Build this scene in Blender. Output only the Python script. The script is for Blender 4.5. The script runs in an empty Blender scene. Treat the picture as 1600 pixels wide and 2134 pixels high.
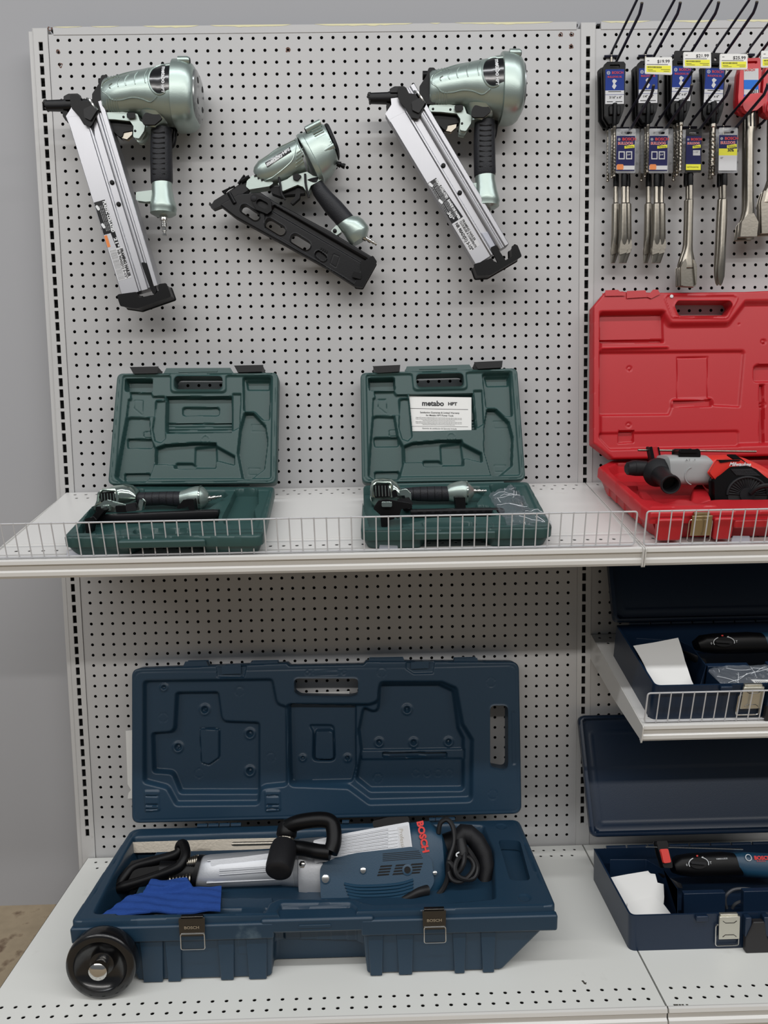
import bpy, math, random
import numpy as np
from mathutils import Vector
from mathutils.geometry import tessellate_polygon
random.seed(4)
# ------------------------------------------------------------------ camera
CP = (0.67692, -1.78163, 1.17795); CR = (1.47357638, 0.0183323626, -0.0169333682); FP = 1574.1
sc = bpy.context.scene
cd = bpy.data.cameras.new('camera'); cam = bpy.data.objects.new('camera', cd)
sc.collection.objects.link(cam); cam.location = CP; cam.rotation_euler = CR
cd.sensor_fit = 'VERTICAL'; cd.sensor_height = 24.0; cd.lens = FP/2134*24.0; cd.clip_start = .02
sc.camera = cam
sc.view_settings.view_transform = 'Standard'; sc.view_settings.look = 'None'
sc.view_settings.exposure = 0.26; sc.view_settings.gamma = 1.0; sc.view_settings.use_curve_mapping = False
# ------------------------------------------------------------------ world and lamps
wd = bpy.data.worlds.new('world'); sc.world = wd; wd.use_nodes = True
wd.node_tree.nodes['Background'].inputs[0].default_value = (.86, .93, 1, 1)
wd.node_tree.nodes['Background'].inputs[1].default_value = 0.125
def lamp(name, loc, sx, sy, power, col=(1, .985, .96), aim=None):
    l = bpy.data.lights.new(name, 'AREA'); l.shape = 'RECTANGLE'; l.size = sx; l.size_y = sy; l.energy = power; l.color = col
    o = bpy.data.objects.new(name, l); sc.collection.objects.link(o); o.location = loc
    if aim: o.rotation_euler = (Vector(aim)-Vector(loc)).to_track_quat('-Z', 'Y').to_euler()
    return o
lamp('ceiling_tube_lamp', (.6, -3.9, 3.45), 9, .13, 104, (1, .975, .94), aim=(.6, -1.2, 0))
lamp('ceiling_tube_lamp', (.6, -1.9, 3.6), 9, .13, 92, (.96, .98, 1))
# ------------------------------------------------------------------ helpers
def sr(*c):
    c = [x/255 for x in c]
    return tuple((x/12.92 if x <= .04045 else ((x+.055)/1.055)**2.4) for x in c)+(1,)
def mat(name, col, rough=.5, metal=0, bump=0, bscale=300, var=0, vscale=8, coat=0, alpha=1, spec=.5, stretch=None, dirt=None, trans=0):
    m = bpy.data.materials.new(name); m.use_nodes = True; nt = m.node_tree; b = nt.nodes['Principled BSDF']
    col = sr(*col); b.inputs['Base Color'].default_value = col; b.inputs['Roughness'].default_value = rough
    b.inputs['Metallic'].default_value = metal; b.inputs['Coat Weight'].default_value = coat; b.inputs['Coat Roughness'].default_value = .15
    b.inputs['Specular IOR Level'].default_value = spec; b.inputs['Alpha'].default_value = alpha
    b.inputs['Transmission Weight'].default_value = trans
    tc = nt.nodes.new('ShaderNodeTexCoord'); mp = nt.nodes.new('ShaderNodeMapping'); nt.links.new(tc.outputs['Object'], mp.inputs[0])
    if stretch: mp.inputs['Scale'].default_value = stretch
    def noise(s, det=4):
        n = nt.nodes.new('ShaderNodeTexNoise'); n.inputs['Scale'].default_value = s; n.inputs['Detail'].default_value = det
        nt.links.new(mp.outputs[0], n.inputs['Vector']); return n
    if var:
        n = noise(vscale); mx = nt.nodes.new('ShaderNodeMix'); mx.data_type = 'RGBA'
        mx.inputs[6].default_value = tuple(x*(1-var) for x in col[:3])+(1,); mx.inputs[7].default_value = tuple(min(1, x*(1+var)) for x in col[:3])+(1,)
        nt.links.new(n.outputs['Fac'], mx.inputs[0]); out = mx.outputs[2]
        if dirt:
            n2 = noise(dirt[1], 8); cr = nt.nodes.new('ShaderNodeValToRGB'); cr.color_ramp.elements[0].position = dirt[2]; cr.color_ramp.elements[1].position = dirt[3]
            nt.links.new(n2.outputs['Fac'], cr.inputs[0]); m2 = nt.nodes.new('ShaderNodeMix'); m2.data_type = 'RGBA'
            nt.links.new(cr.outputs[0], m2.inputs[0]); nt.links.new(out, m2.inputs[6]); m2.inputs[7].default_value = sr(*dirt[0]); out = m2.outputs[2]
        nt.links.new(out, b.inputs['Base Color'])
    if bump:
        n = noise(bscale, 2); bp = nt.nodes.new('ShaderNodeBump'); bp.inputs['Strength'].default_value = bump; bp.inputs['Distance'].default_value = .001
        nt.links.new(n.outputs['Fac'], bp.inputs['Height']); nt.links.new(bp.outputs[0], b.inputs['Normal'])
    return m
M = {}
def rayd(u, v):
    x, y, z = (u-800)/FP, -(v-1067)/FP, -1.
    rx, ry, rz = CR
    y, z = y*math.cos(rx)-z*math.sin(rx), y*math.sin(rx)+z*math.cos(rx)
    x, z = x*math.cos(ry)+z*math.sin(ry), -x*math.sin(ry)+z*math.cos(ry)
    x, y = x*math.cos(rz)-y*math.sin(rz), x*math.sin(rz)+y*math.cos(rz)
    return np.array([x, y, z])
CPa = np.array(CP)
class Fr:
    """a flat working frame: origin, two axes in the plane, n towards the viewer's side"""
    def __init__(s, o, ex=(1, 0, 0), ey=(0, 0, 1)):
        s.o = np.array(o, float); s.ex = np.array(ex, float); s.ex /= np.linalg.norm(s.ex)
        s.ey = np.array(ey, float); s.ey /= np.linalg.norm(s.ey); s.n = np.cross(s.ex, s.ey)
    def W(s, a, b, h=0): return s.o+s.ex*a+s.ey*b+s.n*h
    def P(s, u, v, h=0):
        d = rayd(u, v); o = s.o+s.n*h; t = ((o-CPa)@s.n)/(d@s.n); w = CPa+d*t-s.o
        return (float(w@s.ex), float(w@s.ey))
    def crop(s, ox, oy, k):
        return lambda x, y, h=0: s.P(ox+x/k, oy+y/k, h)
    def up(s, h): return Fr(s.o+s.n*h, s.ex, s.ey)
def wall_frame(y): return Fr((0, y, 0))
def rnd(poly, r, n=4):
    """round the corners of a polygon; r a number or one per corner"""
    out = []; N = len(poly); P = [np.array(p, float) for p in poly]
    for i in range(N):
        p, a, b = P[i], P[i-1], P[(i+1) % N]; ri = r[i] if isinstance(r, (list, tuple)) else r
        u = a-p; v = b-p; lu = np.linalg.norm(u); lv = np.linalg.norm(v)
        if lu < 1e-9 or lv < 1e-9 or ri <= 0: out.append(tuple(p)); continue
        u /= lu; v /= lv; ang = math.acos(max(-1, min(1, float(u@v))))
        if ang > 3.05: out.append(tuple(p)); continue
        t = min(ri/math.tan(ang/2), lu*.45, lv*.45); p0 = p+u*t; p1 = p+v*t
        for k in range(n+1):
            q = k/n; out.append(tuple((1-q)**2*p0+2*q*(1-q)*p+q*q*p1))
    return out
def rect(a0, a1, b0, b1): return [(a0, b0), (a1, b0), (a1, b1), (a0, b1)]
def circ(a, b, r, n=16): return [(a+r*math.cos(2*math.pi*k/n), b+r*math.sin(2*math.pi*k/n)) for k in range(n)]
def spl(pts, n=6, closed=False):
    """Catmull-Rom through points of any dimension"""
    P = [np.array(p, float) for p in pts]; N = len(P); out = []
    for i in range(N if closed else N-1):
        a = P[(i-1) % N] if (closed or i > 0) else P[0]; b = P[i]; c = P[(i+1) % N]; d = P[(i+2) % N] if (closed or i+2 < N) else P[-1]
        for k in range(n):
            t = k/n; out.append(.5*((2*b)+(c-a)*t+(2*a-5*b+4*c-d)*t*t+(3*b-a-3*c+d)*t**3))
    if not closed: out.append(P[-1])
    return out
class MB:
    def __init__(s): s.v = []; s.f = []
    def add(s, vs, fs):
        o = len(s.v); s.v += [(float(p[0]), float(p[1]), float(p[2])) for p in vs]; s.f += [tuple(int(i)+o for i in f) for f in fs]; return s
    def prism(s, F, poly, h0, h1, holes=()):
        loops = [list(poly)]+[list(h) for h in holes]; fl = [q for l in loops for q in l]; n = len(fl)
        if holes: tris = tessellate_polygon([[Vector((q[0], q[1], 0)) for q in l] for l in loops])
        else: tris = [tuple(range(n))]
        vs = [F.W(q[0], q[1], h0) for q in fl]+[F.W(q[0], q[1], h1) for q in fl]; fs = []
        A = sum(fl[i][0]*fl[(i+1) % len(poly)][1]-fl[(i+1) % len(poly)][0]*fl[i][1] for i in range(len(poly)))
        for t in tris:
            if holes:
                a, b, c = [fl[i] for i in t]; cw = (b[0]-a[0])*(c[1]-a[1])-(b[1]-a[1])*(c[0]-a[0]) < 0
            else: cw = A < 0
            t = tuple(t)
            if cw: t = t[::-1]
            fs.append(tuple(i+n for i in t)); fs.append(t[::-1])
        off = 0
        for l in loops:
            m = len(l)
            for i in range(m): fs.append((off+i, off+(i+1) % m, off+(i+1) % m+n, off+i+n))
            off += m
        return s.add(vs, fs)
    def box(s, F, a0, a1, b0, b1, h0, h1): return s.prism(F, rect(a0, a1, b0, b1), h0, h1)
    def tube(s, pts, r, seg=8, closed=False, cap=True):
        P = [np.array(p, float) for p in pts]; N = len(P); R = r if isinstance(r, (list, tuple)) else [r]*N
        T = []
        for i in range(N):
            a = P[i-1] if (i > 0 or closed) else P[i]; b = P[(i+1) % N] if (i < N-1 or closed) else P[i]
            t = b-a; T.append(t/max(1e-12, np.linalg.norm(t)))
        u = np.cross(T[0], (0, 0, 1)); 
        if np.linalg.norm(u) < .1: u = np.cross(T[0], (1, 0, 0))
        u /= np.linalg.norm(u); vs = []
        for i in range(N):
            u = u-T[i]*(u@T[i]); u /= np.linalg.norm(u); w = np.cross(T[i], u)
            for k in range(seg):
                a = 2*math.pi*k/seg; vs.append(P[i]+(u*math.cos(a)+w*math.sin(a))*R[i])
        fs = []
        for i in range(N if closed else N-1):
            for k in range(seg):
                k2 = (k+1) % seg; j = (i+1) % N; fs.append((i*seg+k, i*seg+k2, j*seg+k2, j*seg+k))
        if cap and not closed: fs.append(tuple(range(seg))[::-1]); fs.append(tuple((N-1)*seg+k for k in range(seg)))
        return s.add(vs, fs)
    def lathe(s, p0, d, prof, seg=24, sq=None):
        """profile [(distance along d, radius)]; sq = (number of lobes, depth)"""
        p0 = np.array(p0, float); d = np.array(d, float); d /= np.linalg.norm(d)
        u = np.cross(d, (0, 0, 1)); 
        if np.linalg.norm(u) < .1: u = np.cross(d, (1, 0, 0))
        u /= np.linalg.norm(u); w = np.cross(d, u); vs = []
        for t, r in prof:
            for k in range(seg):
                a = 2*math.pi*k/seg; q = r*(1-(sq[1]*(.5+.5*math.cos(sq[0]*a)) if sq else 0))
                vs.append(p0+d*t+(u*math.cos(a)+w*math.sin(a))*q)
        fs = [(i*seg+k, i*seg+(k+1) % seg, (i+1)*seg+(k+1) % seg, (i+1)*seg+k) for i in range(len(prof)-1) for k in range(seg)]
        fs.append(tuple(range(seg))[::-1]); fs.append(tuple((len(prof)-1)*seg+k for k in range(seg)))
        return s.add(vs, fs)
    def loft(s, F, st, seg=24, ex=2.0, h=0):
        """sections through a top and a bottom point of the frame with half-depth d: (pt, pb, d[, h[, exponent]])"""
        vs = []
        for q in st:
            pt, pb, d = q[0], q[1], q[2]; hh = q[3] if len(q) > 3 else h; e = q[4] if len(q) > 4 else ex
            c = ((pt[0]+pb[0])/2, (pt[1]+pb[1])/2); v = ((pt[0]-pb[0])/2, (pt[1]-pb[1])/2)
            for k in range(seg):
                a = 2*math.pi*k/seg; ca, sa = math.cos(a), math.sin(a)
                ca = math.copysign(abs(ca)**(2/e), ca); sa = math.copysign(abs(sa)**(2/e), sa)
                vs.append(F.W(c[0]+v[0]*ca, c[1]+v[1]*ca, hh+d*sa))
        n = len(st); fs = [(i*seg+k, i*seg+(k+1) % seg, (i+1)*seg+(k+1) % seg, (i+1)*seg+k) for i in range(n-1) for k in range(seg)]
        fs.append(tuple(range(seg))[::-1]); fs.append(tuple((n-1)*seg+k for k in range(seg)))
        return s.add(vs, fs)
    def sheet(s, F, a0, a1, b0, b1, rows, r, pitch=.0254, h=0, seg=16, dep=.001):
        """flat sheet with rows of round punched holes: rows = [(b, first a, count)]"""
        vs = []; fs = []
        def q(x0, x1, y0, y1):
            if x1-x0 > 1e-6 and y1-y0 > 1e-6:
                o = len(vs); vs.extend([F.W(x0, y0, h), F.W(x1, y0, h), F.W(x1, y1, h), F.W(x0, y1, h)]); fs.append((o, o+1, o+2, o+3))
        cur = b0; hp = pitch/2
        for (b, a, n) in sorted(rows):
            q(a0, a1, cur, b-hp); q(a0, a-hp, b-hp, b+hp); q(a+(n-1)*pitch+hp, a1, b-hp, b+hp); cur = b+hp
            for i in range(n):
                x = a+i*pitch; o = len(vs)
                for k in range(seg):
                    t = 2*math.pi*k/seg; c, sn = math.cos(t), math.sin(t); m = max(abs(c), abs(sn))
                    vs.append(F.W(x+c/m*hp, b+sn/m*hp, h)); vs.append(F.W(x+c*r, b+sn*r, h)); vs.append(F.W(x+c*r, b+sn*r, h-dep))
                for k in range(seg):
                    j = (k+1) % seg; fs.append((o+3*k, o+3*j, o+3*j+1, o+3*k+1)); fs.append((o+3*k+1, o+3*j+1, o+3*j+2, o+3*k+2))
        q(a0, a1, cur, b1)
        return s.add(vs, fs)
    def relief(s, F, outline, res, hf, back=0., holes=()):
        P = np.array(outline); x0, y0 = P.min(0); x1, y1 = P.max(0); nx = int((x1-x0)/res)+1; ny = int((y1-y0)/res)+1
        gx, gy = np.meshgrid(np.linspace(x0-res*.1, x1+res*.1, nx+1), np.linspace(y0-res*.1, y1+res*.1, ny+1)); X = gx.ravel().copy(); Y = gy.ravel().copy()
        def D(X, Y):
            d = sd(outline, X, Y)
            for hl in holes: d = np.maximum(d, -sd(hl, X, Y))
            return d
        cx = (gx[:-1, :-1]+gx[1:, 1:])/2; cy = (gy[:-1, :-1]+gy[1:, 1:])/2
        K = D(cx.ravel(), cy.ravel()).reshape(cx.shape) < 0
        idx = np.arange((nx+1)*(ny+1)).reshape(ny+1, nx+1); cnt = np.zeros((ny+1, nx+1), int)
        for dy in (0, 1):
            for dx in (0, 1): cnt[dy:ny+dy, dx:nx+dx] += K
        bd = np.where(((cnt > 0) & (cnt < 4)).ravel())[0]
        for _ in range(3):
            bx, by = X[bd], Y[bd]; e = 1e-5; d = D(bx, by); gx_ = (D(bx+e, by)-d)/e; gy_ = (D(bx, by+e)-d)/e
            st = np.clip(d, -res*.8, res*.8); X[bd] = bx-st*gx_; Y[bd] = by-st*gy_
        H = hf(X, Y); used = np.where(cnt.ravel() > 0)[0]; mp = -np.ones(len(X), int); mp[used] = np.arange(len(used)); n = len(used)
        W = F.o+np.outer(X[used], F.ex)+np.outer(Y[used], F.ey)
        B = back(X, Y)[used] if callable(back) else np.full(n, back)
        top = W+np.outer(H[used], F.n); bot = W+np.outer(B, F.n)
        jj, ii = np.where(K); q = np.stack([mp[idx[jj, ii]], mp[idx[jj, ii+1]], mp[idx[jj+1, ii+1]], mp[idx[jj+1, ii]]], 1)
        fs = [tuple(a) for a in q]+[tuple(a[::-1]+n) for a in q]
        Kp = np.pad(K, 1)
        for (dj, di, e0, e1) in ((-1, 0, (0, 0), (0, 1)), (0, 1, (0, 1), (1, 1)), (1, 0, (1, 1), (1, 0)), (0, -1, (1, 0), (0, 0))):
            m = K & ~Kp[1+dj:1+dj+K.shape[0], 1+di:1+di+K.shape[1]]; J, I = np.where(m)
            a = mp[idx[J+e0[0], I+e0[1]]]; b = mp[idx[J+e1[0], I+e1[1]]]
            fs += [(x+n, y+n, y, x) for x, y in zip(a, b)]
        return s.add(np.vstack([top, bot]), fs)
    def split(s, name, m, parent, **k):
        """one part for each separate piece"""
        par = list(range(len(s.v)))
        def find(x):
            while par[x] != x: par[x] = par[par[x]]; x = par[x]
            return x
        for f in s.f:
            r = find(f[0])
            for i in f[1:]: par[find(i)] = r
        g = {}
        for f in s.f: g.setdefault(find(f[0]), []).append(f)
        out = []
        for fs in g.values():
            ids = sorted({i for f in fs for i in f}); mp = {j: i for i, j in enumerate(ids)}
            b = MB(); b.v = [s.v[i] for i in ids]; b.f = [tuple(mp[i] for i in f) for f in fs]; out.append(b.build(name, m, parent, **k))
        return out
    def build(s, name, m, parent=None, bevel=0, ang=38, kind=None, label=None, seg=2):
        if parent is not None: off = np.array(parent['_o'])
        else:
            V = np.array(s.v); off = np.array([(V[:, 0].min()+V[:, 0].max())/2, (V[:, 1].min()+V[:, 1].max())/2, V[:, 2].min()])
        me = bpy.data.meshes.new(name); me.from_pydata([tuple(np.array(p)-off) for p in s.v], [], s.f)
        me.materials.append(m); me.update(); me.validate()
        me.polygons.foreach_set('use_smooth', [True]*len(me.polygons))
        try: me.set_sharp_from_angle(angle=math.radians(ang))
        except Exception: pass
        o = bpy.data.objects.new(name, me); sc.collection.objects.link(o)
        if parent is not None: o.parent = parent
        else: o.location = off
        o['_o'] = [float(x) for x in off]
        if bevel:
            b = o.modifiers.new('bevel', 'BEVEL'); b.width = bevel; b.segments = seg; b.limit_method = 'ANGLE'; b.angle_limit = math.radians(40); b.harden_normals = False
        if kind: o['kind'] = kind
        if label: o['label'] = label
        return o
    def thing(s, name, m, label, cat, group=None, **k):
        o = s.build(name, m, **k); o['label'] = label; o['category'] = cat
        if group: o['group'] = group
        return o
def sd(poly, X, Y):
    P = np.array(poly, float); d = np.full(X.shape, 1e9); ins = np.zeros(X.shape, bool)
    for i in range(len(P)):
        a = P[i-1]; b = P[i]; e = b-a; L = e@e
        if L < 1e-14: continue
        t = np.clip(((X-a[0])*e[0]+(Y-a[1])*e[1])/L, 0, 1)
        d = np.minimum(d, (X-a[0]-t*e[0])**2+(Y-a[1]-t*e[1])**2)
        c = ((a[1] > Y) != (b[1] > Y))
        if abs(e[1]) > 1e-12: ins ^= c & (X < a[0]+(Y-a[1])*e[0]/e[1])
    return np.where(ins, -1, 1)*np.sqrt(d)
def sm(t): t = np.clip(t, 0, 1); return t*t*(3-2*t)
def pocket(X, Y, poly, depth, w=.006): return -depth*sm(-sd(poly, X, Y)/w)
def ridge(X, Y, poly, height, w=.0012):
    """a raised (or sunk) line that follows the polygon's outline"""
    return height*sm(1-np.abs(sd(poly, X, Y))/w)
def empty(name, label, cat, loc, group=None):
    o = bpy.data.objects.new(name, None); sc.collection.objects.link(o); o.location = loc; o.empty_display_size = .02
    o['label'] = label; o['category'] = cat; o['_o'] = [float(x) for x in loc]
    if group: o['group'] = group
    return o
def text(F, body, a, b, size, m, parent, rot=0, h=0, name='lettering', al='LEFT', bold=0, sx=1, shear=0, ext=.0002, curve=None):
    c = bpy.data.curves.new(name, 'FONT'); c.body = body; c.size = size; c.offset = bold; c.extrude = 0; c.shear = shear; c.align_x = al; c.align_y = 'CENTER'; c.resolution_u = 3
    t = bpy.data.objects.new(name, c); sc.collection.objects.link(t); dg = bpy.context.evaluated_depsgraph_get()
    me = bpy.data.meshes.new_from_object(t.evaluated_get(dg)); bpy.data.objects.remove(t); bpy.data.curves.remove(c)
    mb = MB(); ca, sa = math.cos(rot), math.sin(rot)
    V = [(v.co.x*sx, v.co.y) for v in me.vertices]
    V = [(a+x*ca-y*sa, b+x*sa+y*ca) for x, y in V]
    hh = (lambda x, y: h(x, y)) if callable(h) else (lambda x, y: h)
    mb.add([F.W(x, y, hh(x, y)+ext) for x, y in V], [tuple(p.vertices) for p in me.polygons]); bpy.data.meshes.remove(me)
    return mb.build(name, m, parent)
def textm(mb, F, body, a, b, size, rot=0, h=.0003, al='LEFT', bold=0, sx=1):
    """the same lettering, collected into a mesh builder"""
    c = bpy.data.curves.new('t', 'FONT'); c.body = body; c.size = size; c.offset = bold; c.align_x = al; c.align_y = 'CENTER'; c.resolution_u = 3
    t = bpy.data.objects.new('t', c); sc.collection.objects.link(t); dg = bpy.context.evaluated_depsgraph_get()
    me = bpy.data.meshes.new_from_object(t.evaluated_get(dg)); bpy.data.objects.remove(t); bpy.data.curves.remove(c)
    ca, sa = math.cos(rot), math.sin(rot); V = [(v.co.x*sx, v.co.y) for v in me.vertices]
    mb.add([F.W(a+x*ca-y*sa, b+x*sa+y*ca, h) for x, y in V], [tuple(p.vertices) for p in me.polygons]); bpy.data.meshes.remove(me); return mb
def copy_tree(o, loc=None, label=None):
    c = o.copy(); sc.collection.objects.link(c)
    if loc is not None: c.location = loc
    if label: c['label'] = label
    for ch in [x for x in bpy.data.objects if x.parent == o]:
        d = copy_tree(ch); d.parent = c
    return c
# ------------------------------------------------------------------ materials
M['panel'] = mat('panel_enamel', (186, 185, 185), .34, var=.03, vscale=3, dirt=((150, 140, 125), 7, .74, .95), bump=.02, bscale=60)
M['post'] = mat('post_enamel', (192, 191, 190), .38, var=.03, vscale=9, dirt=((140, 130, 118), 40, .7, .9))
M['shelf'] = mat('shelf_enamel', (216, 214, 211), .3, var=.025, vscale=4, dirt=((160, 150, 138), 14, .7, .95))
M['deck'] = mat('deck_enamel', (226, 226, 221), .36, var=.03, vscale=3, dirt=((150, 146, 132), 8, .66, .95))
M['wall'] = mat('wall_paint', (164, 164, 167), .6, var=.03, vscale=1.5, bump=.1, bscale=30)
M['floor'] = mat('worn_concrete', (158, 142, 118), .75, var=.3, vscale=22, dirt=((84, 60, 44), 22, .56, .7), bump=.5, bscale=60)
M['dark'] = mat('dark_cavity_shade', (26, 25, 26), .8)  # near-black colour stands in for shade inside holes, slots and recesses
M['wire'] = mat('fence_wire', (200, 200, 202), .35, metal=.15)
M['rail'] = mat('price_rail', (214, 212, 208), .28, coat=.3, var=.02)
M['clear'] = mat('clear_clip', (225, 228, 240), .12, alpha=.45)
M['yellowed'] = mat('yellowed_residue', (226, 220, 176), .5)
# ------------------------------------------------------------------ the setting
def struct(name, mb, m, **k): o = mb.build(name, m, kind='structure', **k); return o
FL = Fr((0, 0, 0), (1, 0, 0), (0, 1, 0))
b = MB(); b.box(FL, -3.5, 5, -6, .2, -.05, 0); struct('floor', b, M['floor'])
b = MB(); b.box(wall_frame(.07), -3.5, 5, -.05, 3.7, -.1, 0); struct('wall_back', b, M['wall'])
IN = .0254; R0 = 2.07
PF = wall_frame(0)
BAY = 48*IN
def pegpanel(x0, label):
    t = empty('pegboard_panel', label, 'pegboard', (x0, 0, .14), 'pegboard panels of the gondola')
    b = MB(); b.sheet(PF, x0-.0207, x0+45*IN+.0213, .14, 2.0795, [(R0-k*IN, x0, 46) for k in range(75)], .0036)
    b.build('panel_face', M['panel'], t)
    b = MB(); b.box(wall_frame(.034), x0-.0165, x0+45*IN+.0165, .14, 2.0965, 0, .004); b.box(PF, x0-.0165, x0+45*IN+.0165, 2.092, 2.0965, -.034, -.006); b.build('hole_shade_backing', M['dark'], t)  # dark sheet imitates shade behind the holes; its added top strip blocks light
    b = MB(); b.box(PF, x0-.0095, x0+45*IN+.0125, 2.0805, 2.098, -.012, .0012); b.build('top_rail', M['panel'], t, bevel=.0008)
    b = MB()
    rs = random.Random(3 if x0 < .5 else 9); x = x0-.008
    while x < x0+1.13:
        L = rs.uniform(.015, .22)
        n = max(3, int(L/.01)); top = []; bot = []
        for i in range(n+1):
            q = i/n; env = math.sin(math.pi*min(1, max(0, q)))**.5*rs.uniform(.6, 1.1); top.append((x+L*q, 2.098)); bot.append((x+L*q, 2.0978-.0045*env*(1 if L > .08 else .5)))
        b.prism(PF, bot+top[::-1], .0012, .0016); x += L+rs.uniform(.004, .06)
    b.split('yellowed_residue', M['yellowed'], t, label='yellowed peeling residue on the top edge')
    return t
pegpanel(0, 'large perforated steel panel behind the nailers and the green cases')
pegpanel(BAY, 'right perforated steel panel behind the drill bits and the red case')
def post(xc, label, z0=.05):
    t = empty('upright_post', label, 'upright post', (xc, 0, 0), 'slotted posts of the gondola')
    b = MB(); w = .0158; vs = []; fs = []
    def q(x0, x1, y0, y1, h=.0015):
        o = len(vs); vs.extend([PF.W(x0, y0, h), PF.W(x1, y0, h), PF.W(x1, y1, h), PF.W(x0, y1, h)]); fs.append((o, o+1, o+2, o+3))
    zt = 2.0955; n = 73; ztop = R0-.5*IN+.5*IN
    q(xc-w, xc+w, ztop, zt); zb = ztop-n*IN; q(xc-w, xc+w, z0, zb)
    for k in range(n):
        z = R0-(k+.5)*IN; s0, s1 = xc-.0046, xc+.0046; u, d = z+.0093, z-.0093
        q(xc-w, s0, z-.0127, z+.0127); q(s1, xc+w, z-.0127, z+.0127); q(s0, s1, u, z+.0127); q(s0, s1, z-.0127, d)
        for (ax, ay, bx, by) in ((s0, d, s0, u), (s0, u, s1, u), (s1, u, s1, d), (s1, d, s0, d)):
            o = len(vs); vs.extend([PF.W(ax, ay, .0015), PF.W(bx, by, .0015), PF.W(bx, by, -.002), PF.W(ax, ay, -.002)]); fs.append((o, o+1, o+2, o+3))
    b.add(vs, fs); b.box(PF, xc-w-.0008, xc-w, z0, zt, -.03, .0022); b.box(PF, xc+w, xc+w+.0008, z0, zt, -.03, .0022)
    b.box(PF, xc-w, xc+w, z0, zt, -.05, -.028)
    b.build('post_face', M['post'], t)
    b = MB(); b.box(PF, xc-.012, xc+.012, z0, zt-.01, -.027, -.012); b.build('slot_shade', M['dark'], t)  # dark box painted as the shade inside the slots
    return t
p = post(-1.5*IN, 'slotted steel upright post at the left end of the shelving')
b = MB(); b.box(PF, -1.5*IN-.0265, -1.5*IN-.0168, .0, 2.09, -.05, -.0005); b.build('side_flange', M['post'], p, bevel=.001)
post(46.5*IN, 'slotted steel upright post between the two shelf bays')
# sloped shelves, base decks
def sloped(z0, s): return Fr((0, 0, z0), (1, 0, 0), (0, 1, s))
S1 = sloped(1.066, .258); S2 = sloped(.699, .27); DK = Fr((0, 0, .165), (1, 0, 0), (0, 1, 0))
def shelf(name, F, x0, x1, dep, label, rows, mtop, groove=None, rail=.034, th=.03, lip=.007, cat='shelf', group='steel shelves of the gondola', bracket=True):
    o = F.W(x0, -dep/2, -th); t = empty(name, label, cat, o, group)
    b = MB(); b.sheet(F, x0, x1, -dep, -.004, rows, .0036, dep=.0012)
    for (a0, a1, c0, c1) in ((x0, x1, -dep, -dep+.0008), (x0, x1, -.005, -.0042), (x0, x0+.0008, -dep, -.004), (x1-.0008, x1, -dep, -.004)):
        b.box(F, a0, a1, c0, c1, -th, 0)
    if groove: b.box(F, x0, x1, -groove-.0008, -groove+.0008, 0, .0012)
    b.build('shelf_pan', mtop, t)
    b = MB(); b.box(F, x0+.002, x1-.002, -dep+.003, -.006, -th+.002, -.006); b.build('hole_shade_layer', M['dark'], t)  # dark layer inside the pan, its colour makes the holes read black
    b = MB(); prof = [(-dep-.0005, .002), (-dep-.003, .0025), (-dep-.007, .001), (-dep-.0085, -.0055), (-dep-.0045, -.008), (-dep-.004, -.018), (-dep-.0085, -.021), (-dep-.0095, -.028), (-dep-.007, -.0335), (-dep-.0015, -.0345), (-dep-.0005, -.03)]
    Fx = Fr(F.W(0, 0, 0), F.ey, F.n)   # profile plane: a = along slope, b = normal, n = +-x
    vs = []; fs = []; n = len(prof)
    for x in (x0+.0006, x1-.0006):
        for a, c in prof: vs.append(F.W(x, a, c*rail/.034))
    for i in range(n): fs.append((i, (i+1) % n, n+(i+1) % n, n+i))
    fs.append(tuple(range(n))[::-1]); fs.append(tuple(range(n, 2*n))); b.add(vs, fs); b.build('price_rail', M['rail'], t, ang=25)
    if bracket:
        for x in (x0+.001, x1-.001):
            b = MB(); sgn = 1 if x == x1-.001 else -1
            G = Fr(F.W(x, 0, 0), F.ey, F.n)
            b.prism(G, rnd([(-dep-.012, .004), (-dep+.004, .003), (-.004, -.001), (-.004, -.06), (-dep*.55, -.05), (-dep-.004, -.03), (-dep-.012, -.037)], .004), -.0012, .0012)
            b.build('end_bracket', M['rail'], t, bevel=.0006)
    return t
def row(x0, n, *ds): return [(-d, x0+(.5*IN if i % 2 else 0), n-(1 if i % 2 else 0)) for i, d in enumerate(ds)]
SX0 = -.0395; SX1 = 46.5*IN-.0008
shelf('sloped_shelf', S1, SX0, SX1, .402, 'upper sloped white shelf holding the two green cases', row(-.5*IN, 47, .021, .0465)+[(-.357, -.5*IN+.4*IN, 46)], M['shelf'], groove=.324)
shelf('sloped_shelf', S1, 46.5*IN+.0008, 94.5*IN, .402, 'upper sloped white shelf holding the red case', row(47.5*IN, 47, .021, .0465)+[(-.357, 47.5*IN+.4*IN, 46)], M['shelf'], groove=.324)
shelf('sloped_shelf', S2, 1.198, 94.5*IN, .358, 'short sloped shelf with chipped front corner under the red case', row(47.8*IN, 46, .021, .0465)+[(-.332, 47.8*IN+.4*IN, 45)], M['shelf'])
deckL = shelf('base_deck', DK, SX0, SX1, .541, 'left base deck carrying the large blue wheeled case', row(-.5*IN, 47, .0245, .0499)+[(-.4955, -.5*IN, 47), (-.5209, -.5*IN, 47)], M['deck'], group='base decks of the gondola', bracket=False, cat='base deck')
deckR = shelf('base_deck', DK, 46.5*IN+.0008, 94.5*IN, .541, 'right base deck carrying the low blue case with papers', row(47.5*IN, 47, .0245, .0499)+[(-.4955, 47.5*IN, 47), (-.5209, 47.5*IN, 47)], M['deck'], group='base decks of the gondola', bracket=False, cat='base deck')
b = MB()
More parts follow.
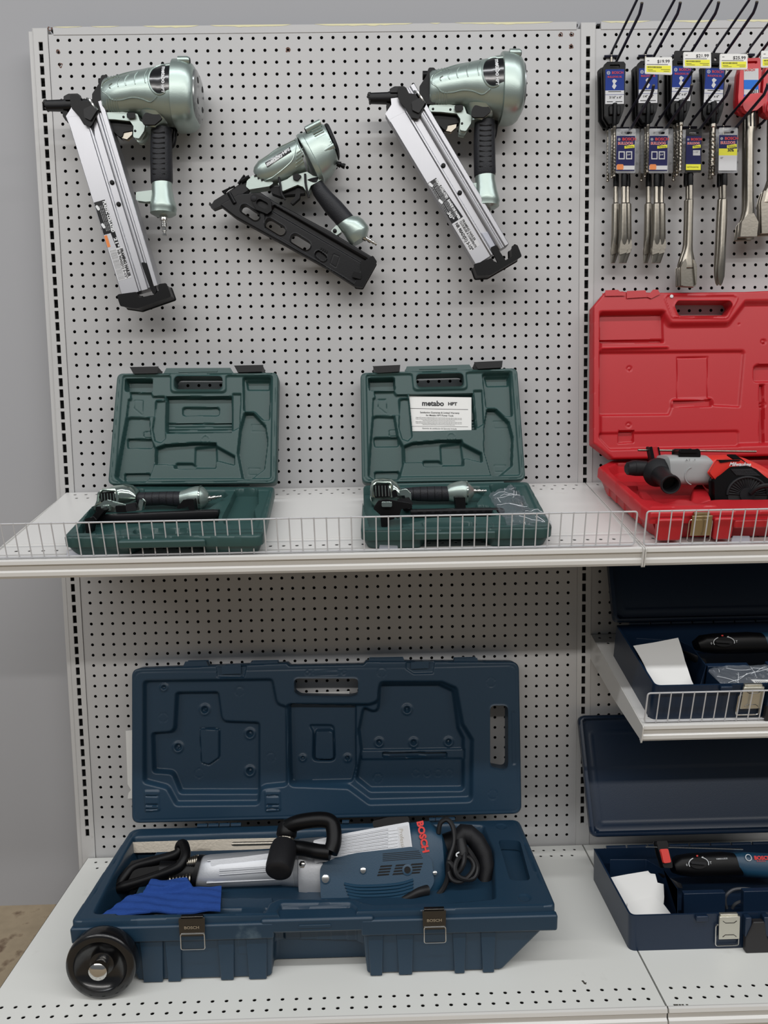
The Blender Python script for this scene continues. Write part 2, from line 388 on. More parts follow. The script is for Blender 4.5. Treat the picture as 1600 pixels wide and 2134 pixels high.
for x0, x1 in ((SX0, SX1), (46.5*IN+.001, 94.5*IN)):
    b = MB(); b.box(wall_frame(-.50), x0+.003, x1-.003, .0, .134, -.004, 0)
    b.thing('kick_plate', M['deck'], 'white kick plate below the %s base deck' % ('left' if x0 < 0 else 'right'), 'kick plate')
# wire fences
def fence(F, x0, x1, dep, label, pitch=.0228, H=.066, seam=None):
    t = empty('wire_fence', label, 'wire fence', F.W(x0, -dep, 0), 'wire fences along the shelf fronts')
    G = Fr(F.W(0, -dep, 0), F.ex, F.n)
    loop = rnd([(x0, .004), (x1, .004), (x1, .004+H), (x0, .004+H)], .006, 5)
    b = MB(); b.tube([G.W(a, c) for a, c in loop], .0017, 8, closed=True); b.build('frame_wire', M['wire'], t)
    b = MB(); n = int((x1-x0-.01)/pitch)
    for i in range(1, n+1):
        x = x0+i*pitch
        if x < x1-.008: b.tube([G.W(x, .0025, .0012), G.W(x, .0055+H, .0012)], .00125, 6)
    b.split('upright_wire', M['wire'], t)
    for x in np.arange(x0+.19, x1-.02, .585):
        b = MB(); b.prism(G.up(-.002), rnd([(x-.018, .0), (x+.018, .0), (x+.016, .011), (x-.016, .012)], .002), -.012, -.0105)
        b.build('clear_clip', M['clear'], t, label='clear plastic clip')
    return t
fence(S1, SX0-.03, 1.166, .396, 'long wire fence in front of the green cases')
fence(S1, 1.184, 2.38, .396, 'wire fence in front of the red case')
fence(S2, 1.206, 2.38, .354, 'wire fence on the short shelf in front of the blue case')

sq = [DK.P(*q) for q in ((1211, 2044), (1215, 2043), (1219, 2048), (1222, 2047), (1221, 2052), (1217, 2051), (1214, 2047))]
b = MB(); b.prism(DK, sq, 0, .0003); M['scuff'] = mat('dark_scuff', (70, 66, 60), .8); b.build('scuff_mark', M['scuff'], deckL, label='small dark squiggle of dirt')
b = MB()
for x in (1404, 1409, 1415, 1421, 1430): q = DK.P(x, 2096); b.box(DK, q[0], q[0]+.004, q[1]-.001, q[1]+.0035, 0, .0003)
q = DK.P(1425, 2099); b.box(DK, q[0], q[0]+.05, q[1]-.0005, q[1]+.0008, 0, .0003); b.split('scuff_mark', M['scuff'], deckR, label='black scuff on the deck edge')
b = MB(); rs = random.Random(2)
for (x, y) in ((104, 60), (121, 109), (126, 136), (600, 104), (1190, 97), (1191, 71), (1168, 72), (662, 322)):
    a, c = PF.P(x, y); r = [rs.uniform(.003, .0065) for _ in range(12)]; b.prism(PF, [(a+q*math.cos(k*math.pi/6), c+q*math.sin(k*math.pi/6)) for k, q in enumerate(r)], .0, .0002, [circ(a, c, .0028, 10)])
M['rust'] = mat('rusty_stain', (104, 76, 66), .8, var=.3, vscale=200)
for o_ in b.split('rust_stain', M['rust'], [o for o in bpy.data.objects if o.name == 'pegboard_panel'][0]): pass
# ------------------------------------------------------------------ carrying cases
M['green'] = mat('green_case_plastic', (44, 74, 72), .42, bump=.12, bscale=900, var=.04)
M['red'] = mat('red_case_plastic', (184, 32, 40), .4, bump=.08, bscale=800, var=.04)
M['blue'] = mat('blue_case_plastic', (28, 54, 74), .4, bump=.15, bscale=900, var=.05)
M['blue_worn'] = mat('blue_case_plastic_scuffed', (28, 54, 74), .42, bump=.15, bscale=900, var=.05, dirt=((120, 140, 150), 11, .68, .9))
M['navy'] = mat('navy_case_plastic', (20, 38, 60), .36, bump=.08, bscale=500, var=.05)
M['black'] = mat('black_plastic', (9, 9, 11), .4, spec=.22, bump=.05, bscale=600)
M['rubber'] = mat('black_rubber', (24, 24, 27), .55, spec=.3, bump=.25, bscale=700)
M['chrome'] = mat('chrome', (210, 208, 204), .16, metal=1)
M['steel'] = mat('brushed_steel', (150, 144, 134), .32, metal=1, bump=.1, bscale=120)
M['brass'] = mat('yellowish_latch_steel', (176, 160, 128), .3, metal=1)
M['darkchrome'] = mat('dark_latch_steel', (90, 88, 86), .3, metal=1)
M['paper'] = mat('white_paper', (236, 235, 232), .8, var=.02)
M['ink'] = mat('black_ink', (28, 28, 30), .6)
M['redink'] = mat('red_ink', (214, 40, 34), .45)
M['white'] = mat('white_print', (226, 228, 230), .5)
def hom(src, dst):
    A = []; B = []
    for (x, y), (u, v) in zip(src, dst):
        A.append([x, y, 1, 0, 0, 0, -u*x, -u*y]); B.append(u); A.append([0, 0, 0, x, y, 1, -v*x, -v*y]); B.append(v)
    h = np.linalg.solve(np.array(A, float), np.array(B, float))
    return lambda x, y: ((h[0]*x+h[1]*y+h[2])/(h[6]*x+h[7]*y+1), (h[3]*x+h[4]*y+h[5])/(h[6]*x+h[7]*y+1))
def lv(H, X, Y, poly, val, w=.003):
    m = sm(-sd(poly, X, Y)/w+.0); return H+(val-H)*m
def skirt(mb, F, A, hA, B, hB, capA=True, capB=True):
    n = len(A); vs = [F.W(a, b, hA) for a, b in A]+[F.W(a, b, hB) for a, b in B]
    fs = [(i, (i+1) % n, n+(i+1) % n, n+i) for i in range(n)]
    if capA: fs.append(tuple(range(n))[::-1])
    if capB: fs.append(tuple(range(n, 2*n)))
    return mb.add(vs, fs)
def leanframe(y0, z0, y1, z1): return Fr((0, y0, z0), (1, 0, 0), (0, y1-y0, z1-z0))
def fillet(D, r): return -r*(1-np.sqrt(np.clip(1-(1-np.clip(-D/r, 0, 1))**2, 0, 1)))
# --- green cases: one mould, placed twice
def green_case(ox, oy, k, lidq, baseq, label):
    LF = leanframe(-.108, 1.0815, -.043, 1.343); th = .034
    lid0 = [(425, 112), (1468, 112), (1450, 838), (362, 845)]
    hl = hom(lid0, lidq); lc = LF.crop(ox, oy, k); L = lambda pts: [lc(*hl(*p)) for p in pts]
    base0 = [(372, 850), (1450, 855), (1368, 1182), (65, 1190)]
    hb = hom(base0, baseq); bc = S1.crop(ox, oy, k); H0 = .04; Bp = lambda pts, h=H0: [bc(*hb(*p), h) for p in pts]
    o = S1.W(*Bp([(700, 1180)])[0], 0); t = empty('tool_case', label, 'tool case', (o[0], o[1], o[2]), 'open green nailer cases')
    out = rnd(L([(420, 118), (1472, 112), (1458, 840), (358, 848)]), .014, 6)
    hole = rnd(L([(792, 138), (1112, 138), (1108, 224), (795, 224)]), .011, 5)
    inner = rnd(L([(452, 128), (775, 128), (775, 236), (1125, 236), (1125, 128), (1440, 128), (1430, 812), (400, 815)]), .008)
    P1 = rnd(L([(470, 400), (500, 392), (630, 395), (640, 540), (668, 600), (660, 720), (625, 815), (600, 835), (440, 835), (400, 800), (440, 560)]), .006)
    P1b = rnd(L([(497, 238), (640, 238), (650, 262), (730, 262), (730, 290), (668, 290), (665, 400), (470, 410), (485, 285), (500, 280)]), .003)
    P2 = L([(735, 264), (1168, 264), (1168, 505), (735, 510)]); P2b = rnd(L([(828, 322), (1080, 322), (1080, 383), (828, 383)]), .008)
    P3 = rnd(L([(1235, 138), (1428, 138), (1418, 425), (1368, 425), (1308, 366), (1240, 366)]), .006)
    P4 = rnd(L([(1245, 368), (1310, 370), (1392, 458), (1408, 560), (1385, 745), (1292, 815), (1232, 812), (1198, 640), (1215, 480)]), .006)
    P5 = rnd(L([(665, 600), (728, 578), (918, 566), (1065, 566), (1072, 590), (1190, 655), (1190, 722), (1066, 690), (1066, 742), (800, 742), (780, 716), (658, 716)]), .004)
    P6 = rnd(L([(668, 292), (735, 288), (735, 545), (700, 575), (658, 560), (642, 480)]), .003)
    A = rnd(L([(465, 148), (652, 148), (650, 240), (465, 235)]), .006); A2 = rnd(L([(1250, 150), (1420, 150), (1415, 220), (1262, 220)]), .005)
    Q = rnd(L([(465, 532), (640, 532), (640, 600), (465, 600)]), .006); Q2 = rnd(L([(445, 762), (630, 760), (610, 820), (448, 822)]), .006); P7 = rnd(L([(1168, 245), (1232, 245), (1222, 470), (1168, 500)]), .003)
    C5 = rnd(L([(910, 588), (1066, 572), (1070, 690), (1062, 738), (905, 735)]), .008); C6 = rnd(L([(785, 692), (900, 692), (930, 712), (930, 742), (785, 742)]), .006); circ1 = circ(*lc(*hl(994, 548)), .009)
    lab1 = L([(1290, 442), (1385, 442), (1385, 486), (1290, 486)]); lab2 = L([(1270, 730), (1345, 730), (1345, 772), (1270, 772)])
    def hf(X, Y):
        D = sd(out, X, Y); H = fillet(D, .003); H = lv(H, X, Y, inner, -.0045, .004)
        H += ridge(X, Y, rnd(L([(436, 128), (1456, 122), (1442, 826), (378, 832)]), .012), -.0012, .0012)
        for p, v, w in ((P1b, -.012, .003), (P1, -.019, .005), (P6, -.011, .003), (P7, -.010, .003), (P2, -.021, .003), (P3, -.016, .004), (P4, -.019, .004), (P5, -.019, .004), (C5, -.025, .006), (C6, -.026, .004), (P2b, -.028, .003), (A, -.026, .004), (A2, -.024, .005), (Q, -.027, .003), (Q2, -.027, .003)): H = lv(H, X, Y, p, v, w)
        for yy in (430, 452, 472, 492): H = lv(H, X, Y, L([(738, yy), (1164, yy), (1164, yy+8), (738, yy+8)]), -.0265 if yy == 430 else -.0228, .0012)
        H += ridge(X, Y, circ1, .0012)+ridge(X, Y, lab1, -.0008)+ridge(X, Y, lab2, -.0008)
        H += ridge(X, Y, rnd(L([(520, 288), (578, 288), (578, 388), (520, 340)]), .002), -.0016)
        H += ridge(X, Y, rnd(L([(578, 490), (636, 490), (636, 528), (578, 528)]), .004), -.002)
        H = np.where(sd(hole, X, Y) < .004, np.maximum(H, -.001), H)+ridge(X, Y, hole, .0015, .003)
        return H
    b = MB(); b.relief(LF, out, .0016, hf, -th, [hole]); lid = b.build('case_lid', M['green'], t, ang=60)
    top = L([(740, 84), (1158, 82), (1180, 118), (722, 120)]); b = MB(); b.prism(LF, top, -.024, -.003); b.box(LF, *[f(q) for q in zip(*L([(820, 100), (1075, 108)])) for f in (min, max)], -.003, -.0018); b.build('handle_edge', M['green'], lid, bevel=.0012)
    for x0, x1, y0 in ((510, 692, 80), (1190, 1375, 70)):
        q = L([(x0, y0+4), (x1, y0), (x1-8, y0+40), (x0+22, y0+44)]); b = MB(); b.prism(LF, q, -.03, .004)
        for i in range(14):
            f = .12+i*.055; c = (q[0][0]*(1-f)+q[1][0]*f, q[0][1]*(1-f)+q[1][1]*f-.0006); b.box(LF, c[0]-.0011, c[0]+.0011, c[1], c[1]+.0022, -.026, .001)
        b.build('latch', M['black'], t, bevel=.0008)
    # base
    rim = rnd(Bp([(372, 858), (1450, 860), (1372, 1184), (62, 1192)]), [.01, .012, .02, .016], 6)
    ctr = np.mean(np.array(rim), 0); ins = lambda p, s: [tuple(ctr+(np.array(q)-ctr)*(1-s)) for q in p]
    inn = rnd(Bp([(420, 878), (1425, 878), (1340, 1135), (150, 1150)]), .01)
    T1 = rnd(Bp([(330, 872), (600, 872), (600, 905), (860, 880), (1120, 880), (1150, 905), (1010, 1000), (1090, 1010), (1080, 1085), (640, 1090), (300, 1165), (150, 1165), (240, 1010)]), .006)
    T2 = rnd(Bp([(1190, 872), (1345, 872), (1345, 960), (1318, 1000), (1330, 1060), (1310, 1085), (1120, 1100), (1105, 1050), (1140, 980)]), .012)
    T3 = rnd(Bp([(530, 1122), (900, 1120), (895, 1166), (525, 1170)]), .012); T4 = rnd(Bp([(290, 1142), (400, 1140), (380, 1170), (280, 1172)]), .003); hb2 = rnd(Bp([(425, 1102), (1020, 1098), (985, 1184), (440, 1188)]), .016)
    def hfb(X, Y):
        D = sd(rim, X, Y); H = fillet(D, .004); H = lv(H, X, Y, inn, -.003, .004)
        for p, v, w in ((T1, -.034, .006), (T2, -.033, .006), (T3, -.014, .003), (T4, -.02, .004)): H = lv(H, X, Y, p, v, w)
        H += ridge(X, Y, hb2, .0012, .0018)+ridge(X, Y, ins(rim, .03), -.001, .0012)
        return H
    b = MB(); b.relief(S1.up(H0), rim, .0017, hfb, lambda X, Y: np.minimum(-.02, hfb(X, Y)-.002))
    c4 = Bp([(372, 858), (1450, 860), (1372, 1184), (62, 1192)]); n0, n1 = Bp([(530, 1190)])[0][0], Bp([(930, 1190)])[0][0]
    def low(q, nd):
        c = [tuple(ctr+(np.array(p)-ctr)*(1-q)) for p in c4]; fz = (c[2][1]+c[3][1])/2
        return rnd([c[0], c[1], c[2], (n1+.014, fz), (n1-.004, fz+nd), (n0+.004, fz+nd), (n0-.014, fz), c[3]], [.01, .01, .02, .006, .006, .006, .006, .016], 5)
    skirt(b, S1, low(.06, .03), .0015, low(.012, .026), .0225)
    b.build('case_base', M['green'], t, ang=50)
    hx = [Bp([(430, 1190)])[0][0], Bp([(1000, 1190)])[0][0]]; fy = min(q[1] for q in rim); w_ = hx[1]-hx[0]
    b = MB(); b.prism(S1, rnd([(hx[0]+.0, fy-.003), (hx[1], fy-.003), (hx[1]-.012, fy+.03), (hx[0]+.012, fy+.03)], .004), .021, .036); b.build('carry_handle', M['green'], t, bevel=.003, label='moulded grip along the front edge')
    b = MB(); y_ = max(q[1] for q in rim); b.tube([S1.W(rim[0][0]+.05, y_+.001, H0-.002), S1.W(rim[0][0]+.31, y_+.001, H0-.002)], .0035, 8); b.build('hinge_pin', M['green'], t)
    return dict(t=t, B=Bp, L=L, LF=LF)
G1 = green_case(110, 740, 3.137, [(425, 112), (1468, 112), (1450, 838), (362, 845)], [(372, 850), (1450, 855), (1368, 1182), (65, 1190)], 'open green tool case in the left half of the shelf, lid empty, no booklet')
G2 = green_case(720, 740, 3.478, [(112, 120), (1240, 92), (1296, 905), (122, 925)], [(122, 935), (1320, 912), (1500, 1250), (110, 1272)], 'open green tool case with a white warranty booklet in its lid')
# --- big blue case
BH = .13; LB = leanframe(-.118, .305, -.052, .645); lb = LB.crop(240, 1360, 1.8182); cl = DK.crop(130, 1680, 2.909); cr_ = DK.crop(560, 1680, 2.581)
def big_case():
    t = empty('tool_case', 'huge open blue hammer case with a black wheel, on the left base deck', 'tool case', (.55, -.3, .165))
    L = lambda pts: [lb(*p) for p in pts]
    out = rnd(L([(62, 62), (650, 40), (660, 50), (940, 45), (950, 33), (1530, 35), (1540, 612), (62, 648)]), [.018, .003, .003, .003, .003, .02, .02, .018], 6)
    h1 = rnd(L([(678, 98), (920, 98), (920, 160), (888, 166), (700, 163), (678, 150)]), .01); h2 = rnd(L([(1420, 200), (1488, 200), (1488, 445), (1420, 432)]), .012)
    R1 = rnd(L([(100, 100), (600, 95), (622, 185), (650, 190), (655, 510), (875, 520), (950, 575), (1340, 575), (1360, 310), (1310, 250), (1300, 110), (990, 110), (985, 190), (950, 185), (950, 190), (630, 190), (560, 240), (560, 560), (230, 580), (190, 525), (100, 500)]), .012)
    R1 = rnd(L([(100, 102), (600, 95), (618, 190), (655, 200), (658, 510), (555, 520), (550, 582), (225, 585), (190, 520), (100, 498)]), .014)
    A = rnd(L([(218, 150), (390, 148), (405, 260), (548, 265), (548, 545), (235, 545), (205, 470), (130, 465), (125, 305), (210, 300)]), .012)
    A2 = rnd(L([(308, 295), (385, 298), (385, 410), (345, 438), (315, 430)]), .006)
    Bm = rnd(L([(655, 192), (915, 200), (915, 440), (900, 500), (660, 505)]), .01)
    Bx = rnd(L([(725, 280), (830, 280), (835, 425), (740, 425), (742, 310)]), .014)
    Bi = rnd(L([(752, 300), (826, 300), (830, 418), (750, 418)]), .01)
    Rr = rnd(L([(640, 190), (960, 190), (990, 180), (995, 105), (1240, 105), (1300, 130), (1325, 270), (1362, 330), (1358, 570), (960, 580), (880, 520), (655, 512)]), .016)
    C = rnd(L([(935, 200), (990, 230), (995, 120), (1230, 118), (1290, 145), (1310, 290), (1330, 330), (1330, 535), (965, 538), (905, 490), (925, 380), (915, 300)]), .014)
    S = rnd(L([(1012, 388), (1262, 388), (1262, 408), (1012, 408)]), .004)
    bosses = [(178, 135, .007), (328, 225, .0105), (502, 318, .0105), (225, 370, .0105), (502, 462, .0105), (1108, 225, .010), (1000, 352, .009), (1133, 352, .009), (1268, 350, .009), (706, 410, .006), (878, 410, .007)]
    rings = [(467, 150), (175, 250), (586, 402), (306, 470), (1010, 75), (1423, 112), (1430, 538), (995, 490)]
    cl1 = L([(380, 50), (500, 50), (490, 95), (385, 95)]); cl2 = L([(1100, 35), (1212, 35), (1205, 80), (1130, 82), (1100, 62)])
    def hf(X, Y):
        D = sd(out, X, Y); H = fillet(D, .0035)
        H += ridge(X, Y, rnd(L([(74, 74), (1518, 48), (1528, 600), (74, 636)]), .016), -.0012, .0016)
        H = lv(H, X, Y, R1, -.015, .010); H = lv(H, X, Y, Rr, -.017, .011); H = lv(H, X, Y, A, -.032, .009); H = lv(H, X, Y, Bm, -.029, .005); H = lv(H, X, Y, C, -.034, .009)
        H = lv(H, X, Y, L([(930, 378), (1330, 372), (1330, 415), (930, 420)]), -.029, .004)
        H = lv(H, X, Y, A2, -.027, .003)+ridge(X, Y, A2, -.002, .002); H = lv(H, X, Y, Bx, -.037, .005); H = lv(H, X, Y, Bi, -.024, .004); H = lv(H, X, Y, S, -.0405, .0015)
        for x, y, r in bosses:
            a, c = lb(x, y); d = np.hypot(X-a, Y-c); H += .003*np.exp(-((d-r)/.003)**2)-.006*sm((r*.8-d)/.004)+.004*sm((r*.3-d)/.002)
        for x, y in rings: H += ridge(X, Y, circ(*lb(x, y), .0105), -.0012, .001)
        for i in range(4): H += ridge(X, Y, circ(*lb(1142+43*i, 470), .008), -.001, .001)
        for p in (cl1, cl2): H = lv(H, X, Y, p, -.004, .002)
        H += ridge(X, Y, rnd(L([(748, 66), (846, 66), (846, 84), (748, 84)]), .005), -.0012)+ridge(X, Y, circ(*lb(728, 77), .005), -.0015)+ridge(X, Y, circ(*lb(866, 75), .005), -.0015)
        H = lv(H, X, Y, rnd(L([(1500, 222), (1514, 222), (1518, 425), (1504, 425)]), .003), -.002, .0012)
        for hl in (h1, h2): H = np.where(sd(hl, X, Y) < .006, np.maximum(H, -.002), H)+ridge(X, Y, hl, .0012, .003)
        for x in (108, 565):
            q = rnd(L([(x, 520), (x+62, 520), (x+64, 600), (x+3, 605)]), .006); H = lv(H, X, Y, q, .003, .003)
            for yy in (538, 572, 588): H = lv(H, X, Y, L([(x+8, yy), (x+56, yy), (x+56, yy+8), (x+8, yy+8)]), -.001, .002)
        return H
    b = MB(); b.relief(LB, out, .0021, hf, -.043, [h1, h2]); lid = b.build('case_lid', M['blue'], t, ang=60)
    for x0, x1, y0, y1 in ((405, 475, 46, 78), (1122, 1186, 34, 58)):
        b = MB(); b.prism(LB, L([(x0, y0+4), (x1, y0), (x1, y1), (x0, y1+2)]), -.02, .002); b.build('latch_keeper', M['blue'], lid, bevel=.001)
    b = MB()
    for x0, x1 in ((265, 340), (515, 610), (965, 1090), (1290, 1370)): b.prism(LB, L([(x0, 38 if x0 < 900 else 26), (x1, 36 if x0 < 900 else 24), (x1+10, 60), (x0-10, 60)]), -.035, -.006)
    b.split('top_lug', M['blue'], lid, bevel=.002)
    b = MB(); y0 = lb(150, 650)[1]
    for x0, x1 in ((310, 480), (1190, 1290), (860, 886)):
        for i in range(4):
            a0 = lb(x0+(x1-x0)*i/4, 650)[0]; a1 = lb(x0+(x1-x0)*(i+.9)/4, 650)[0]; b.tube([(a0, -.115, .299), (a1, -.115, .299)], .0045, 8)
    b.split('hinge_knuckle', M['blue'], t)
    # base: rim slab with its moulded well
    K = lambda pts, h=BH: [cl(*p, h) for p in pts]; R = lambda pts, h=BH: [cr_(*p, h) for p in pts]
    rim = rnd(K([(418, 135)])+R([(1345, 70), (1545, 535)])+K([(48, 700)]), [.025, .02, .014, .014], 6)
    fy = rim and min(q[1] for q in rim)
    x0, x1 = K([(48, 700)])[0][0], R([(1545, 535)])[0][0]
    # grip cut-out of the front edge sits under the handle bar
    well = rnd(K([(430, 180), (1310, 150)])+R([(1000, 92), (1160, 100), (1215, 240), (1225, 500), (1000, 520), (560, 532), (500, 520), (470, 505), (70, 498)])+K([(1262, 585), (1232, 645), (180, 655), (300, 420)]), .012)
    led = rnd(K([(330, 505), (700, 490), (1300, 488), (1320, 560), (1262, 590), (930, 596), (250, 640)]), .01); led2 = rnd(K([(600, 590), (1235, 585), (1232, 650), (260, 662)]), .006)
    side = rnd(R([(1232, 180), (1350, 185), (1408, 400), (1296, 400)]), .012); sl = R([(1370, 200), (1382, 200), (1440, 350), (1428, 350)])
    grip = rnd(R([(60, 520), (440, 515), (480, 545), (470, 600), (60, 606), (40, 560)]), .008)
    def hf(X, Y):
        D = sd(rim, X, Y); H = fillet(D, .004); H += ridge(X, Y, [tuple(np.array(rim).mean(0)+(np.array(q)-np.array(rim).mean(0))*.975) for q in rim], -.0012, .0015)
        H = lv(H, X, Y, well, -.07, .02); H = lv(H, X, Y, led, -.016, .012); H = lv(H, X, Y, led2, -.022, .008)
        H = lv(H, X, Y, grip, -.01, .006)
        H = lv(H, X, Y, sl, -.003, .0015)
        for x, y in ((1250, 108), (1375, 492)): H = lv(H, X, Y, circ(*cr_(x, y, BH), .012), -.002, .0015)
        return H
    b = MB(); b.relief(DK.up(BH), rim, .0022, hf, lambda X, Y: np.where(sd(well, X, Y) < .006, -.078, -.022), [side]); base = b.build('case_base', M['blue'], t, ang=55)
    # lower shell: two front bays with a recessed middle
    bx = lambda u, v, hh: DK.P(u, v, hh)[0]
    xl = bx(288, 2040, .0); xm0 = bx(562, 2040, 0); xm1 = bx(768, 2040, 0); xr = bx(1052, 2040, 0); yb = -.145; f = fy
    b = MB()
    top = [(xl-.035, yb), (x1-.004, yb), (x1-.003, f+.006), (xm1-.012, f+.004), (xm1-.012, f+.055), (xm0+.012, f+.055), (xm0+.012, f+.004), (xl-.03, f+.006)]
    bot = [(xl+.0, yb), (xr, yb), (xr, f+.01), (xm1-.003, f+.01), (xm1-.003, f+.055), (xm0+.003, f+.055), (xm0+.003, f+.01), (xl, f+.01)]
    skirt(b, DK, rnd(bot, .008), .003, rnd(top, .008), BH-.024); b.build('case_shell', M['blue_worn'], t, bevel=.002)
    # ribs on the front wall
    b = MB(); WF = wall_frame(f+.006)
    def rib(u0, u1, w=.0035):
        a0 = Fr((0, f, 0)).P(u0, 1960)[0]; a1 = Fr((0, f, 0)).P(u1, 1960)[0]
        v = [(a0, .167), (a1, .167), (a1+.004, .268), (a0-.004, .268)]
        b.prism(wall_frame(f+.0075), v, -.002, w+.001)
    for u0, u1 in ((293, 334), (345, 372), (456, 483), (515, 552), (770, 795), (830, 858), (947, 968), (1006, 1030)): rib(u0, u1)
    b.split('front_rib', M['blue'], t, bevel=.0015)
    b = MB()
    Fz = Fr((0, f, 0))
    b.prism(wall_frame(f), rnd([(x0+.001, .252), (xm0+.012, .252), (xm0+.012, .283), (x0-.001, .283)], .005), -.012, .004)
    b.prism(wall_frame(f), rnd([(xm1-.012, .252), (x1+.0, .252), (x1+.001, .283), (xm1-.012, .283)], .005), -.012, .004)
    b.split('rim_band', M['blue_worn'], t, bevel=.003)
    b = MB(); g0 = xm0-.012; g1 = xm1+.012
    b.prism(wall_frame(f), rnd([(g0, .262), (g1, .262), (g1, .289), (g0, .289)], .006), -.03, .0035); b.build('carry_handle', M['blue'], t, bevel=.004, label='moulded grip bar in the middle of the front edge')
    b = MB()
    for u0, u1 in ((655, 690), ):
        a0 = Fz.P(622, 1925)[0]; a1 = Fz.P(690, 1925)[0]; b.prism(wall_frame(f-.0035), rnd([(a0, .272), (a1, .272), (a1, .278), (a0, .278)], .003), -.001, .0015)
    b.build('grip_slot', M['blue'], t, bevel=.0006)
    # wheel, axle
    Wf = Fr((0, -.487, 0)); wc = Wf.P(208, 2017); rr = wc[1]-.1655
    for s_, yy in ((1, -.485),):
        b = MB(); c = (wc[0], yy, wc[1])
        b.lathe((c[0], yy+.03, c[2]), (0, -1, 0), [(0, rr*.9), (.003, rr*.97), (.01, rr), (.022, rr), (.0275, rr*.985), (.031, rr*.95), (.032, rr*.86), (.031, rr*.76), (.026, rr*.72), (.018, rr*.5), (.016, rr*.36), (.022, rr*.34), (.024, rr*.22)], 48)
        wh = b.build('wheel', M['wheelblack'], t, ang=50)
        b = MB(); b.lathe((c[0], yy+.01, c[2]), (0, -1, 0), [(0, rr*.2), (.018, rr*.27), (.0235, rr*.26), (.027, rr*.2), (.0285, rr*.08)], 24); b.build('axle_cap', M['chrome'], wh)
    b = MB(); b.tube([(wc[0], -.2, wc[1]), (wc[0], f+.02, wc[1])], .006, 10); b.build('axle', M['steel'], t)
    b = MB(); b.prism(wall_frame(f+.05), rnd([(x0+.004, .25), (xl+.01, .25), (xl+.01, .18), (xl-.01, .18), (wc[0]+.03, .235), (x0+.004, .235)], .004), -.02, .02); b.build('wheel_arch', M['blue'], t, bevel=.003)
    for u0, u1, v0, v1, v2 in ((374, 427, 1914, 1946, 1976), (881, 928, 1898, 1932, 1962)):
        lf = wall_frame(f-.005); a0, zt = lf.P(u0, v0); a1, zb = lf.P(u1, v1); w = a1-a0
        b = MB(); b.prism(lf, [(a0, zt), (a1, zt), (a1-.001, zb), (a0+.001, zb)], 0, .004); b.box(lf, a0+.002, a1-.002, zt-.002, zt+.004, -.006, .002)
        lt = b.build('latch', M['darkchrome'], t, bevel=.001)
        zz = lf.P(u0, v2)[1]; b = MB(); b.tube([lf.W(x, z, .004) for x, z in rnd([(a0+.0015, zb+.004), (a0+.0015, zz), (a1-.0, zz), (a1-.0, zb+.004)], .004)], .0011, 8, closed=True); b.build('latch_bail', M['chrome'], lt)
        text(lf, 'BOSCH', (a0+a1)/2, (zt+zb)/2, .0075, M['chrome'], lt, h=.0045, al='CENTER', sx=1.15, bold=.0002)
    return t
M['wheelblack'] = mat('glossy_black_wheel', (16, 16, 18), .22, coat=.3, dirt=((70, 70, 72), 40, .66, .9), var=.05)
BIG = big_case()
